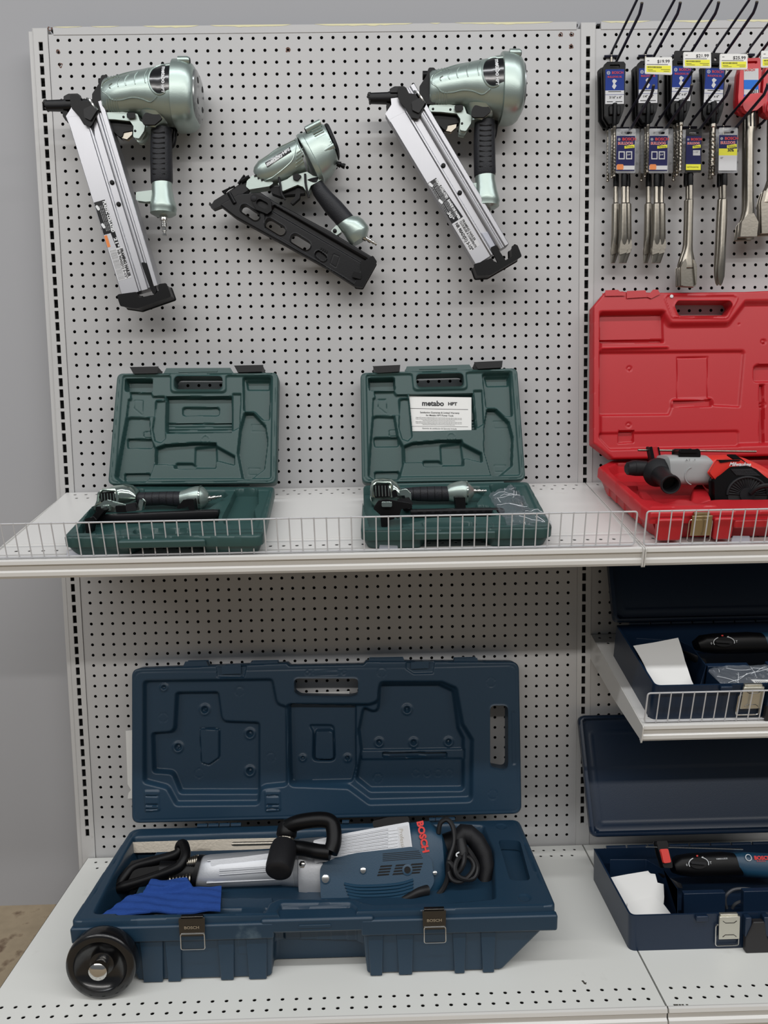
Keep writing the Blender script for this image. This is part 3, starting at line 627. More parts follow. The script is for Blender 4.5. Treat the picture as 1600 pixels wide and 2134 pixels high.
# --- red case
LR = leanframe(-.085, 1.118, -.045, 1.49); rc = S1.crop(1200, 590, 3.4975); lr = LR.crop(1200, 590, 3.4975); RH = .062; RX = 1.72
def red_case():
    t = empty('tool_case', 'open red rotary hammer case on the right upper shelf', 'tool case', (1.45, -.22, 1.01))
    L = lambda pts: [lr(*p) if p[0] < 9000 else (RX+(p[0]-9999)*.001, lr(1300, p[1])[1]) for p in pts]
    out = rnd(L([(130, 165), (215, 62), (345, 58), (350, 62), (600, 68), (1230, 62), (9999, 42), (9999, 1255), (270, 1280), (128, 1170)]), .004)
    hole = rnd(L([(715, 165), (740, 128), (1120, 128), (1142, 160), (1090, 236), (745, 238)]), .008)
    A = rnd(L([(172, 225), (190, 205), (655, 200), (662, 430), (172, 432)]), .004); A2 = rnd(L([(172, 400), (650, 396), (655, 425), (172, 432)]), .004)
    Bp = rnd(L([(168, 485), (1240, 475), (1255, 500), (1220, 905), (1010, 895), (1010, 840), (722, 850), (722, 905), (700, 962), (168, 968)]), .006)
    C = L([(762, 530), (985, 530), (985, 835), (762, 842)]); C2 = L([(722, 848), (1008, 838), (1008, 895), (722, 905)]); slot = L([(322, 1068), (440, 1066), (440, 1162), (322, 1166)])
    E = rnd(L([(168, 1085), (1210, 1065), (1210, 1180), (1190, 1195), (250, 1215), (168, 1130)]), .008)
    F2 = rnd(L([(1300, 130), (9980, 130), (9980, 1170), (1235, 1190), (1250, 480)]), .01); F3 = rnd(L([(1310, 600), (1340, 580), (9980, 580), (9980, 720), (1310, 720)]), .01); F4 = L([(1352, 730), (1395, 730), (1395, 1165), (1352, 1165)])
    inn = rnd(L([(165, 200), (640, 190), (700, 280), (1110, 275), (1230, 120), (9980, 120), (9980, 1190), (250, 1225), (165, 1130)]), .006)
    def hf(X, Y):
        D = sd(out, X, Y); H = fillet(D, .003); H = lv(H, X, Y, inn, -.012, .012)
        H = lv(H, X, Y, A, -.02, .006); H = lv(H, X, Y, A2, -.027, .002); H = lv(H, X, Y, Bp, -.018, .006); H = lv(H, X, Y, C2, -.02, .002)
        H += ridge(X, Y, C, -.003, .0015); H = lv(H, X, Y, E, -.016, .004); H = lv(H, X, Y, slot, -.024, .003)
        H = lv(H, X, Y, F3, -.024, .005); H = lv(H, X, Y, F4, -.022, .003)
        H = lv(H, X, Y, L([(170, 462), (690, 450), (690, 470), (170, 484)]), -.006, .004)
        for x, y in ((408, 612), (397, 1030), (1385, 418), (1385, 880)): H += ridge(X, Y, circ(*lr(x, y), .0045), -.003, .002)
        H = np.where(sd(hole, X, Y) < .005, np.maximum(H, -.001), H)+ridge(X, Y, hole, .002, .003)+ridge(X, Y, rnd(L([(640, 90), (700, 250), (1100, 255), (1190, 90)]), .008), .002, .002)
        H += ridge(X, Y, circ(*lr(1206, 290), .001), -.003, .001)
        return H
    b = MB(); b.relief(LR, out, .002, hf, -.036, [hole]); lid = b.build('case_lid', M['red'], t, ang=60)
    b = MB()
    for q in ([(372, 65), (500, 60), (510, 100), (372, 108)], [(520, 100), (560, 55), (590, 55), (605, 80), (545, 110)], [(215, 60), (300, 56), (345, 90), (215, 92)]): b.prism(LR, L(q), -.02, .003)
    b.split('lid_lug', M['red'], lid, bevel=.0015)
    b = MB(); b.lathe(LR.W(*lr(695, 98), -.0), LR.n, [(-.004, .004), (.0022, .004), (.003, .003)], 12); b.build('white_plug', M['white'], lid)
    K = lambda pts, h=RH: [rc(*p, h) if p[0] < 9000 else (RX, rc(1300, p[1], h)[1]) for p in pts]
    rim = rnd(K([(270, 1285), (9999, 1262), (9999, 1660), (545, 1668), (475, 1625), (160, 1338)]), .006)
    well = rnd(K([(300, 1310), (9999, 1285)])[:1]+[(RX-.02, K([(1300, 1285)])[0][1])]+[(RX-.02, K([(1300, 1578)])[0][1])]+K([(1390, 1578), (490, 1580), (250, 1380), (230, 1340)]), .01)
    blk = rnd(K([(430, 1455), (520, 1440), (640, 1540), (1000, 1525), (1025, 1575), (490, 1580)]), .006); blk2 = rnd(K([(820, 1470), (860, 1435), (950, 1440), (1010, 1520), (1025, 1575), (800, 1575)]), .008); blk3 = rnd(K([(290, 1400), (470, 1400), (480, 1445), (350, 1450)]), .004)
    def hb(X, Y):
        D = sd(rim, X, Y); H = fillet(D, .005); H = lv(H, X, Y, well, -.042, .014); H = lv(H, X, Y, blk, -.016, .01); H = lv(H, X, Y, blk2, -.004, .012); H = lv(H, X, Y, blk3, -.012, .008)
        for x in (620, 880): a, c = rc(x, 1560, RH); H -= .01*np.exp(-(((X-a)/.016)**2+((Y-c)/.03)**2))
        H = lv(H, X, Y, K([(545, 1618), (1020, 1612), (1030, 1630), (540, 1640)]), .002, .002)
        return H
    b = MB(); b.relief(S1.up(RH), rim, .0022, hb, lambda X, Y: np.where(sd(well, X, Y) < .004, -.05, -.024))
    fy = min(q[1] for q in rim); cx = [q[0] for q in rim]
    lo = K([(255, 1300), (9999, 1275), (9999, 1650), (560, 1655), (490, 1620), (175, 1345)]); lo = [(x, y) for x, y in lo]
    bt = [(x+(.02 if x < 1.3 else 0), y+(.01 if y < -.3 else -.005)) for x, y in lo]
    skirt(b, S1, bt, .002, lo, RH-.022); b.build('case_base', M['red'], t, ang=45)
    VF = Fr(S1.W(0, fy, 0), (1, 0, 0), S1.n)
    b = MB(); vx = lambda x: VF.P(1200+x/3.4975, 590+1750/3.4975)[0]
    for x0, x1 in ((600, 770), (1010, 1140)): b.prism(VF, rnd([(vx(x0), .006), (vx(x1), .006), (vx(x1)+.003, .05), (vx(x0)-.003, .05)], .006), -.012, .004)
    b.split('front_boss', M['red'], t, bevel=.003)
    b = MB(); a0, a1 = vx(832), vx(980); z1 = VF.P(1200+835/3.4975, 590+1690/3.4975)[1]; z0 = VF.P(1200+835/3.4975, 590+1835/3.4975)[1]
    b.box(VF, a0, a1, z0, z1, .0, .006); b.box(VF, a0+.004, a1-.004, z1-.003, z1+.005, -.004, .003)
    lt = b.build('latch', M['brass'], t, bevel=.001); b = MB(); b.box(VF, a0+.007, a1-.007, z0+.007, z1-.007, .006, .0072); b.build('latch_panel', M['brass'], lt, bevel=.0015)
    b = MB(); b.tube([VF.W(x, z, .004) for x, z in rnd([(a0-.004, z1-.008), (a0-.004, max(.001, z0-.012)), (a1+.001, max(.001, z0-.012)), (a1+.001, z1-.008)], .005)], .0011, 8, closed=True); b.build('latch_bail', M['chrome'], lt)
    b = MB(); b.prism(VF, rnd([(vx(1140), .03), (RX-.05, .03), (RX-.05, .047), (vx(1140), .047)], .005), -.002, .008); b.build('carry_handle', M['red'], t, bevel=.003)
    return t
RED = red_case()
# --- low blue cases
def low_case(F, X0, d0, d1, Hh, LFr, llen, label, div, worn=False, XR=None):
    XR = X0+.47 if XR is None else XR
    o = F.W((X0+XR)/2, -(d0+d1)/2, 0); t = empty('tool_case', label, 'tool case', o, 'open low blue cases')
    rim = rnd(rect(X0, XR, -d1, -d0), [.014, .014, .004, .004], 6)
    inn = rnd(rect(X0+.004, XR-.004, -d1+.004, -d0-.004), [.011, .011, .003, .003], 6)
    b = MB(); b.prism(F, rim, Hh-.006, Hh, [inn]); b.prism(F, rim, .0, .003)
    n = len(rim); skirt(b, F, rim, .003, rim, Hh-.006, False, False); skirt(b, F, inn[::-1], .003, inn[::-1], Hh-.006, False, False)
    b.build('case_base', M['navy'], t)
    # divider and tray walls
    D = lambda x, y: (X0+x, -d1+y)
    b = MB(); pts = [(x, max(y, -d1+.0035)) for x, y in div(Hh-.004)]
    pl = pts+[(x-.0022, y-.0018) for x, y in pts[::-1]]; b.prism(F, pl, .002, Hh-.004); b.build('divider', M['navy'], t, bevel=.0008)
    b = MB(); b.box(F, X0+.138, X0+.224, -d1+.075, -d1+.088, .002, Hh*.92); b.box(F, X0+.262, X0+.35, -d1+.075, -d1+.088, .002, Hh*.94); b.split('tool_cradle', M['navy'], t, bevel=.001)
    b = MB(); W = lambda x, y: (x, y)
    lo = rnd(rect(X0-.004, XR+.004, .003, llen), .016, 6); li = rnd(rect(X0+.004, XR-.004, .011, llen-.008), .012, 6)
    def hf(X, Y):
        D_ = sd(lo, X, Y); H = fillet(D_, .003); H = lv(H, X, Y, li, -.014, .004)
        H += ridge(X, Y, rnd(rect(X0+.024, XR-.024, .03, llen-.04), .004), .0012, .0016); H += .0012*sm((Y-llen*.55)/.002)
        return H
    b.relief(LFr, lo, .004, hf, -.018); b.build('case_lid', M['navy'], t, ang=50)
    b = MB()
    for i in range(9):
        a = X0+.03+i*.048; b.tube([F.W(a, -d0+.002, Hh+.001), F.W(a+.044, -d0+.002, Hh+.001)], .004, 8)
    b.split('hinge_knuckle', M['navy'], t)
    VF = Fr(F.W(0, -d1, 0), (1, 0, 0), F.n); a0 = X0+.173; a1 = a0+.041
    b = MB(); b.box(VF, a0, a1, Hh*.33, Hh*.97, .003, .008); b.box(VF, a0+.003, a1-.003, Hh*.5, Hh*1.02, -.002, .005); lt = b.build('latch', M['lowlatch'], t, bevel=.001)
    b = MB()
    for z, s in ((.46, 1), (.80, -1)): b.tube([VF.W(x, Hh*z+s*dz, .0082) for x, dz in ((a0+.007, -.004), (a0+.012, 0), (a1-.012, 0), (a1-.007, -.004))], .0007, 6)
    b.split('latch_crease', M['darkchrome'], lt)
    b = MB(); b.tube([VF.W(x, z, .004) for x, z in rnd([(a0-.005, Hh*.72), (a0-.005, Hh*.12), (a1, Hh*.12), (a1, Hh*.72)], .005)], .0013, 8, closed=True); b.build('latch_bail', M['chrome'], lt)
    b = MB(); b.box(VF, X0+.128, X0+.152, Hh*.84, Hh*1.0, 0, .008); b.box(VF, X0+.222, X0+.234, Hh*.42, Hh*.98, 0, .014); b.box(VF, X0+.258, X0+.270, Hh*.42, Hh*.98, 0, .014); b.split('hinge_lug', M['navy'], t, bevel=.002)
    b = MB(); b.prism(VF, rnd([(X0+.222, .0), (XR-.06, .0), (XR-.06, Hh*.5), (XR-.09, Hh*.5), (XR-.09, Hh*.24), (X0+.27, Hh*.24), (X0+.262, Hh*.5), (X0+.258, Hh*.88), (X0+.236, Hh*.88), (X0+.222, Hh*.42)], .004), .004, .017); b.build('carry_handle', M['handleblack'], t, bevel=.002)
    return t
M['lowlatch'] = mat('satin_latch_steel', (205, 202, 190), .28, metal=.85); M['handleblack'] = mat('charcoal_handle_plastic', (34, 32, 34), .5)
LS = leanframe(S2.W(0, -.10, .082)[1], S2.W(0, -.10, .082)[2], -.028, 1.005)
LOW2 = low_case(S2, 1.222, .10, .343, .078, LS, .245, 'low blue case on the short shelf, its steel latch glowing brownish behind the wire fence', lambda h: [S2.crop(1180, 1170, 3.81)(x, y, h) for x, y in ((1098, 1036), (1112, 822), (1000, 675), (900, 625), (560, 607))])
LD = leanframe(-.150, .262, -.032, .512)
LOW1 = low_case(DK, 1.165, .150, .394, .073, LD, .272, 'low blue case on the right base deck with a stack of papers inside', lambda h: [DK.crop(1180, 1460, 3.167)(x, y, h) for x, y in ((735, 1416), (735, 1240), (640, 1110), (530, 1046), (292, 1046))])
# ------------------------------------------------------------------ nailers hanging on the pegboard
M['seafoam'] = mat('pale_green_cast_metal', (166, 180, 174), .34, metal=.75, coat=.2, bump=.08, bscale=500, var=.05, vscale=12)
M['alu'] = mat('brushed_aluminium', (176, 176, 180), .4, metal=.9, bump=.12, bscale=260, stretch=(1, 1, .05), var=.05, vscale=14)
M['grip'] = mat('charcoal_rubber_grip', (32, 33, 38), .5, spec=.35, bump=.5, bscale=420)
M['magblack'] = mat('satin_black_magazine', (16, 16, 19), .38, spec=.28, bump=.08, bscale=300)
M['orange'] = mat('orange_print', (226, 130, 60), .5); M['lightprint'] = mat('pale_grey_decal', (206, 206, 208), .45)
M['cast'] = mat('pale_green_cast_bracket', (176, 188, 182), .46, metal=.6, bump=.1, bscale=400)
M['smoke'] = mat('smoked_deflector', (128, 132, 132), .2, metal=.5, coat=.5)
class Drape:
    def __init__(s, st, ex=2.0, h=0):
        s.st = sorted([((q[0][0]+q[1][0])/2, (q[0][1]+q[1][1])/2, abs(q[0][1]-q[1][1])/2, q[2]) for q in st]); s.ex = ex; s.h = h
    def __call__(s, a, b):
        xs = [q[0] for q in s.st]; f = lambda i: float(np.interp(a, xs, [q[i] for q in s.st]))
        t = min(.999, abs((b-f(1))/f(2))); return s.h+f(3)*(1-t**s.ex)**(1/s.ex)
def capsule(p, q, r, n=8):
    p = np.array(p, float); q = np.array(q, float); a0 = math.atan2(q[1]-p[1], q[0]-p[0]); out = []
    for c, a in ((q, a0-math.pi/2), (p, a0+math.pi/2)):
        for k in range(n+1): t = a+math.pi*k/n; out.append((c[0]+r*math.cos(t), c[1]+r*math.sin(t)))
    return out
def fitting(parent, p, d, s=1.):
    b = MB(); b.lathe(p, d, [(-.004*s, .0065*s), (.0, .0075*s), (.009*s, .0075*s), (.010*s, .0045*s), (.013*s, .0045*s), (.014*s, .0058*s), (.021*s, .0058*s), (.022*s, .0036*s), (.026*s, .0034*s), (.027*s, .0046*s), (.029*s, .0046*s), (.030*s, .003*s), (.033*s, .003*s), (.034*s, .0042*s), (.037*s, .0038*s)], 16)
    return b.build('air_fitting', M['chrome'], parent, ang=30)
NF = wall_frame(-.075)
R_ = lambda x, y: (750+x/4.184, 90+y/4.184)
L_ = lambda x, y: (773+x/3.744, 74.7+y/3.744)
def framing_nailer(dx, dy, label, loc):
    P = lambda p, h=0: NF.P(p[0]-dx, p[1]-dy, h); R = lambda *pts: [P(R_(*q)) for q in pts]; Lq = lambda *pts: [P(L_(*q)) for q in pts]
    t = empty('framing_nailer', label, 'nail gun', loc, 'framing nailers on the pegboard'); F = NF
    raw = [((600, 268), (600, 560), .030), ((625, 255), (625, 578), .036), ((760, 236), (760, 580), .042), ((900, 205), (900, 580), .047), ((1000, 180), (1000, 605), .051), ((1100, 163), (1105, 640), .054), ((1150, 145), (1150, 655), .056), ((1222, 132), (1222, 668), .058)]
    st = [tuple(R(a, c))+(d,) for a, c, d in raw]; dr = Drape(st, 2.3)
    b = MB(); b.loft(F, st, 40, 2.3); body = b.build('body_housing', M['seafoam'], t)
    # raised contour lines, arcs and ribs on the housing
    def line(pts, r=.0013, nm='raised_contour', m='seafoam', n=5, dz=0): 
        q = spl(R(*pts), n); b = MB(); b.tube([F.W(a, c, dr(a, c)+dz) for a, c in q], r, 6); b.build(nm, M[m], body)
    line([(1060, 172), (975, 190), (870, 222), (760, 268), (650, 325), (612, 372), (620, 418), (660, 450), (700, 492), (780, 500), (880, 488), (960, 500), (1040, 528), (1090, 505), (1105, 490)], .0016)
    for x, y0, y1 in ((690, 360, 402), (762, 316, 395), (832, 284, 388), (915, 256, 384), (1005, 236, 380)):
        line([(x+18, y0), (x-3, (y0*2+y1)/3), (x-8, (y0+y1*2)/3), (x+2, y1)], .0012, 'raised_arc')
    for x in (655, 678, 700, 722, 744): line([(x, 486), (x-2, 530), (x, 566)], .0014, 'cooling_rib')
    for x in (650, 676, 702, 728, 752):
        line([(x, 262), (x+4, 285), (x+8, 300)], .0012, 'cooling_rib')
    el = [(1130+97*math.cos(a), 342+140*math.sin(a)) for a in np.linspace(math.pi*.36, math.pi*1.66, 22)]
    line(el+[(1218, 215)], .0018, n=2)
    e2 = [P(R_(1130+88*math.cos(a), 342+130*math.sin(a))) for a in np.linspace(math.pi*.36, math.pi*1.66, 22)]+R((1217, 232), (1217, 440))
    b = MB(); b.relief(F, e2, .0022, lambda X, Y: np.vectorize(dr)(X, Y)+.001, .02); b.build('oval_badge', M['badge'], body)
    p0 = P(R_(1160, 235)); p1 = P(R_(1160, 465)); w = p0[1]-p1[1]
    text(F, 'metabo', p0[0], p0[1], w*.225, M['white'], body, rot=-math.pi/2, h=lambda x, y: dr(x, y)+.0016, bold=.0004, sx=1.02)
    pm = P(R_(1158, 406)); text(F, 'HPT', pm[0], pm[1], w*.155, M['white'], body, rot=-math.pi/2, h=lambda x, y: dr(x, y)+.0016, bold=.0003)
    # rear cap with its bolts and exhaust plate
    raw = [((1214, 122), (1214, 682), .060), ((1220, 117), (1220, 690), .063), ((1240, 116), (1240, 692), .063), ((1300, 120), (1300, 692), .062), ((1345, 132), (1345, 682), .060), ((1380, 158), (1380, 655), .056), ((1400, 190), (1400, 620), .050)]
    st2 = [tuple(R(a, c))+(d,) for a, c, d in raw]; b = MB(); b.loft(F, st2, 48, 2.7); cap = b.build('rear_cap', M['seafoam'], t)
    raw = [((1392, 192), (1392, 622), .048), ((1412, 205), (1412, 600), .046), ((1421, 235), (1421, 560), .040), ((1424, 270), (1424, 520), .034)]
    b = MB(); b.loft(F, [tuple(R(a, c))+(d,) for a, c, d in raw], 40, 3.0); ex = b.build('exhaust_plate', M['smoke'], cap)
    for (y, hh) in ((300, .022), (300, -.022), (480, .022), (480, -.022)):
        a, c = P(R_(1424, y)); b = MB(); b.lathe(F.W(a-.001, c, hh), (1, 0, 0), [(0, .006), (.0016, .006), (.002, .0045)], 14); b.build('exhaust_port', M['black'], ex)
    for x, y, hh in ((1335, 552, .040), (1330, 170, .040)):
        a, c = P(R_(x, y)); b = MB(); b.lathe(F.W(a-.014, c, hh), (1, 0, 0), [(0, .0088), (.02, .0086), (.024, .0065)], 16); b.build('bolt_boss', M['seafoam'], cap)
        b = MB(); b.lathe(F.W(a+.009, c, hh+.0005), (1, 0, .0), [(0, .005), (.002, .005)], 10); b.build('cap_bolt', M['black'], cap)
    # neck and grip, traced where the left tool shows them whole
    b = MB(); nk = [tuple(R(*q))+(d,) for q, d in ((((900, 560), (1190, 600)), .036), (((925, 600), (1175, 640)), .030), (((950, 660), (1090, 690)), .024), (((945, 702), (1075, 700)), .022))]
    b.loft(F, nk, 28, 2.4); b.build('neck', M['seafoam'], t)
    a, c = P(R_(1035, 640)); b = MB(); b.prism(F, rnd(R((965, 640), (985, 605), (1090, 612), (1120, 640), (1060, 690), (965, 690)), .004), .026, .0315); b.build('neck_inset', M['black'], t, bevel=.002)
    gp = [(((808, 672), (965, 668)), .019), (((804, 720), (966, 716)), .0195), (((800, 850), (967, 850)), .020), (((802, 1000), (970, 995)), .0205), (((803, 1080), (972, 1072)), .021), (((806, 1098), (968, 1090)), .0195)]
    b = MB(); g = [tuple(Lq(*q))+(d,) for q, d in gp]; b.loft(F, g, 32, 2.2); gr = b.build('rubber_grip', M['grip'], t)
    for k in range(9):
        y = 720+k*40; b = MB(); q = spl(Lq((835, y), (880, y+9), (930, y)), 5); b.tube([F.W(x, z, .0193-.00002*abs(k)) for x, z in q], .0013, 6); b.build('grip_ridge', M['rubber'], gr)
    en = [(((812, 1092), (966, 1086)), .019), (((812, 1130), (966, 1125)), .020), (((812, 1190), (985, 1220)), .023), (((800, 1262), (1000, 1272)), .0255), (((797, 1290), (1003, 1294)), .026), (((800, 1296), (1000, 1302)), .0255), (((800, 1330), (998, 1330)), .0255), (((830, 1346), (975, 1346)), .020)]
    b = MB(); b.loft(F, [tuple(Lq(*q))+(d,) for q, d in en], 32, 2.1); b.build('grip_end', M['seafoam'], t)
    b = MB(); b.prism(F, rnd(Lq((700, 1175), (760, 1168), (825, 1160), (825, 1235), (770, 1240), (700, 1230)), .002), -.008, .008); b.build('magazine_lug', M['cast'], t, bevel=.0015)
    a, c = P(L_(903, 1346)); fitting(t, F.W(a, c, 0), (0, 0, -1), 1.15)
    # trigger group
    b = MB(); b.prism(F, rnd(R((602, 578), (770, 575), (895, 590), (915, 650), (960, 672), (950, 730), (910, 790), (868, 782), (872, 690), (838, 640), (700, 625), (602, 622)), .003), .006, .019); b.prism(F, rnd(R((602, 578), (770, 575), (895, 590), (915, 650), (960, 672), (950, 730), (910, 790), (868, 782), (872, 690), (838, 640), (700, 625), (602, 622)), .003), -.019, -.006)
    b.split('trigger_bracket', M['cast'], t, bevel=.0015)
    b = MB(); b.prism(F, R((745, 765), (782, 682), (838, 668), (830, 740), (790, 776)), -.006, .006); b.build('trigger', M['steel'], t, bevel=.0015)
    b = MB(); b.prism(F, rnd(R((612, 615), (850, 640), (862, 700), (760, 720), (745, 770), (690, 720), (620, 660)), .004), -.012, .0085); b.build('trigger_guard', M['black'], t, bevel=.002)
    b = MB(); b.prism(F, rnd(R((818, 590), (880, 588), (884, 622), (822, 628)), .002), .017, .024); b.build('firing_switch', M['black'], t, bevel=.0015)
    for x, y in ((630, 607), (780, 612), (880, 732)):
        a, c = P(R_(x, y)); b = MB(); b.lathe(F.W(a, c, .0185), F.n, [(0, .0026), (.001, .0026), (.0015, .0016)], 12); b.build('bracket_pin', M['black'], t)
    q = spl([F.W(*P(R_(x, y)), h) for x, y, h in ((1085, 655, -.012), (1150, 640, -.012), (1188, 660, -.012), (1185, 740, -.012), (1170, 805, -.012), (1135, 828, -.012))], 6)
    b = MB(); b.tube(q, .0052, 10); b.build('belt_hook', M['black'], t)
    # nose
    b = MB(); b.prism(F, rnd(R((520, 420), (578, 330), (598, 262), (640, 262), (640, 560), (565, 560), (520, 505)), .003), -.02, .021); b.build('nose_mount', M['black'], t, bevel=.002)
    a, c = P(R_(546, 282)); b = MB(); b.tube([F.W(a, c, .0), F.W(a+.017, c, .0)], .009, 14); b.build('depth_knob', M['black'], t)
    b = MB(); p0 = P(R_(88, 480)); p1 = P(R_(530, 484)); b.loft(F, [tuple(R((x, y0), (x, y1)))+(d,) for x, y0, y1, d in ((88, 440, 524, .010), (240, 436, 526, .012), (255, 430, 530, .013), (330, 428, 530, .013), (520, 438, 520, .012), (605, 442, 516, .012))], 20, 3.4); b.build('nose_barrel', M['magblack'], t)
    b = MB()
    for pts in (((95, 438), (72, 440), (62, 462), (84, 468), (72, 486), (95, 490)), ((95, 500), (76, 512), (82, 524), (95, 524))): b.prism(F, R(*pts), -.008, .008)
    b.split('nose_tooth', M['magblack'], t, bevel=.0006)
    b = MB(); b.prism(F, rnd(R((262, 430), (300, 410), (378, 408), (405, 428), (405, 452), (262, 452)), .002), -.009, .0155); b.build('nose_cover', M['magblack'], t, bevel=.0012)
    b = MB(); b.prism(F, rnd(R((330, 430), (395, 440), (415, 485), (545, 500), (562, 575), (500, 690), (450, 680), (410, 612), (350, 545), (338, 520)), .003), -.016, .0225); b.build('feed_latch', M['black'], t, bevel=.002)
    b = MB(); b.prism(F, rnd(R((450, 560), (530, 520), (556, 568), (505, 650), (455, 625)), .002), .0225, .0265); b.build('latch_pad', M['magblack'], t, bevel=.001)
    b = MB(); b.tube([F.W(*P(R_(x, y)), h) for x, y, h in ((468, 458, .020), (500, 478, .024), (545, 545, .024), (560, 560, .022))], .0032, 8); b.build('feed_lever', M['chrome'], t)
    b = MB(); b.prism(F, rnd(R((232, 530), (262, 530), (300, 600), (262, 620), (236, 580)), .002), -.008, .004); b.build('nose_shoe', M['black'], t, bevel=.001)
    return t, P
M['badge'] = mat('black_badge', (14, 14, 17), .18, coat=.6)
def magazine(t, Pq, A, Bq, wpx, t1, prof, name='magazine'):
    """aluminium extrusion from point A towards Bq (outer edge); wpx = width across in crop pixels"""
    a = np.array(Pq(*A)); c = np.array(Pq(*Bq)); d = c-a; L = np.linalg.norm(d); d /= L; nrm = np.array([-d[1], d[0]])
    if nrm[0] < 0: nrm = -nrm
    k = np.linalg.norm(np.array(Pq(A[0]+100, A[1]))-a)/100
    G = Fr(NF.W(a[0], a[1], 0), NF.ex*d[0]+NF.ey*d[1], NF.ex*nrm[0]+NF.ey*nrm[1])
    if G.n @ NF.n < 0: G.n = -G.n
    return G, L, k
def extrude(mb, G, prof, t0, t1, k):
    """profile [(w, h)] in px and m, extruded from t0 to t1 (t may depend on w through a pair)"""
    n = len(prof); vs = []
    for tt in (t0, t1):
        for w, h in prof:
            s = tt if not callable(tt) else tt(w)
            vs.append(G.W(s, w*k, h))
    fs = [(i, (i+1) % n, n+(i+1) % n, n+i) for i in range(n)]; fs.append(tuple(range(n))[::-1]); fs.append(tuple(range(n, 2*n))); return mb.add(vs, fs)
PROF = [(0, .006), (0, .0125), (3, .0135), (150, .0135), (158, .0165), (172, .0165), (178, .0142), (232, .0142), (240, .020), (248, .0215), (268, .0215), (276, .018), (290, .018), (296, .0225), (330, .0225), (335, .021), (335, -.016), (0, -.010)]
# right nailer
NR, PR = framing_nailer(0, 0, 'framing nailer on the right, long silver magazine slanting down to the right over its grip', (.86, -.02, 1.62))
pr = lambda x, y: PR(R_(x, y))
G, L, k = magazine(NR, pr, (222, 640), (1003, 1948), 335, 0, 0)
b = MB(); extrude(b, G, PROF, lambda w: .014+w*k*.1 if w < 236 else -.018, L, k)
mg = b.build('magazine', M['alu'], NR, bevel=.0004)
b = MB(); b.prism(NF, [pr(*q) for q in ((222, 638), (275, 560), (270, 508), (335, 500), (350, 545), (410, 615), (440, 700), (330, 720), (262, 705))], -.008, .0132); b.build('magazine_mouth', M['alu'], mg, bevel=.0006)
def decal(parent, G, k, L, q, m, h, name='decal', lab=None):
    b = MB(); b.prism(G, [(s*L, w*k) for s, w in q], h, h+.0003); return b.build(name, m, parent, label=lab)
lb1 = decal(mg, G, k, L, [(.455, 7), (.455, 92), (.725, 120), (.725, 5)], M['badge'], .0135, 'warning_decal', 'black label with white lettering')
lb2 = decal(mg, G, k, L, [(.728, 14), (.728, 122), (.915, 122), (.915, 14)], M['lightprint'], .0135, 'model_decal', 'pale label with the model lettering')
def mt(s, par, x, w, size, m, sx=1, bold=.0003): # lettering along the magazine, read downwards
    text(Gt, s, x, w, size, m, par, rot=0, h=.0139, al='LEFT', bold=bold, sx=sx)
def textframe(G):
    # lettering runs along the length; its up direction points to the far (right) edge
    g = Fr(G.o, G.ex, G.ey); g.n = G.n; return g
Gt = textframe(G)
def fit(s, par, s0, s1, w, size, m, bold=.0003, shear=0):
    global L, k
    c = bpy.data.curves.new('q', 'FONT'); c.body = s; c.size = size; o = bpy.data.objects.new('q', c); sc.collection.objects.link(o); bpy.context.view_layer.update(); wd = o.dimensions.x; bpy.data.objects.remove(o)
    text(Gt, s, s0*L, w*k, size, m, par, h=.0139, bold=bold, sx=(s1-s0)*L/max(wd, 1e-6), shear=shear)
fit('PAPER COLLATED  BANDE DE PAPIER', lb1, .462, .722, 84, .0075, M['white'], .0004)
for i, w in enumerate((66, 54, 42, 26, 14)): fit('wear eye protection read the manual before use of tool', lb1, .49 if i > 2 else .475, .66 if i > 2 else .70, w, .0024, M['white'], 0)
fit('30°', lb1, .655, .705, 30, .010, M['white'])
for s_ in (.465, .575): b = MB(); b.prism(G, capsule((s_*L, 18*k), (s_*L+.006, 24*k), .0028), .0139, .0142); b.build('hand_icon', M['white'], lb1)
fit('FRAMING NAILER', lb2, .738, .875, 103, .0072, M['ink'], .0002)
fit('CLOUEUSE À CHARPENTE', lb2, .738, .912, 78, .0068, M['ink'], .0002)
fit('NR 90AD(S1) 3-1/2"', lb2, .735, .912, 38, .0095, M['ink'], .0004)
def bolt(par, x, w, h, r=.0045):
    b = MB(); b.lathe(G.W(x*L, w*k, h), G.n, [(-.001, r*1.1), (.0018, r*1.1), (.0032, r*.85), (.0034, r*.5)], 16); b.build('magazine_bolt', M['black'], par)
bolt(mg, .42, 198, .0142); bolt(mg, .60, 200, .0142)
b = MB(); b.prism(NF, rnd([pr(*q) for q in ((1048, 1668), (1100, 1664), (1168, 1785), (1130, 1802))], .001), .015, .0175); b.build('clear_slide', M['clear'], mg)
b = MB(); b.prism(NF, rnd([pr(*q) for q in ((1130, 1802), (1168, 1785), (1252, 1912), (1200, 1950))], .001), .014, .020); b.build('slide_tab', M['black'], mg, bevel=.001)
b = MB(); b.prism(NF, rnd([pr(*q) for q in ((982, 1957), (1060, 1935), (1130, 1905), (1142, 1930), (1200, 1955), (1312, 1890), (1308, 1802), (1346, 1790), (1382, 1882), (1120, 2036), (1012, 2042))], .003), -.019, .0265); b.build('end_cap', M['black'], mg, bevel=.002)
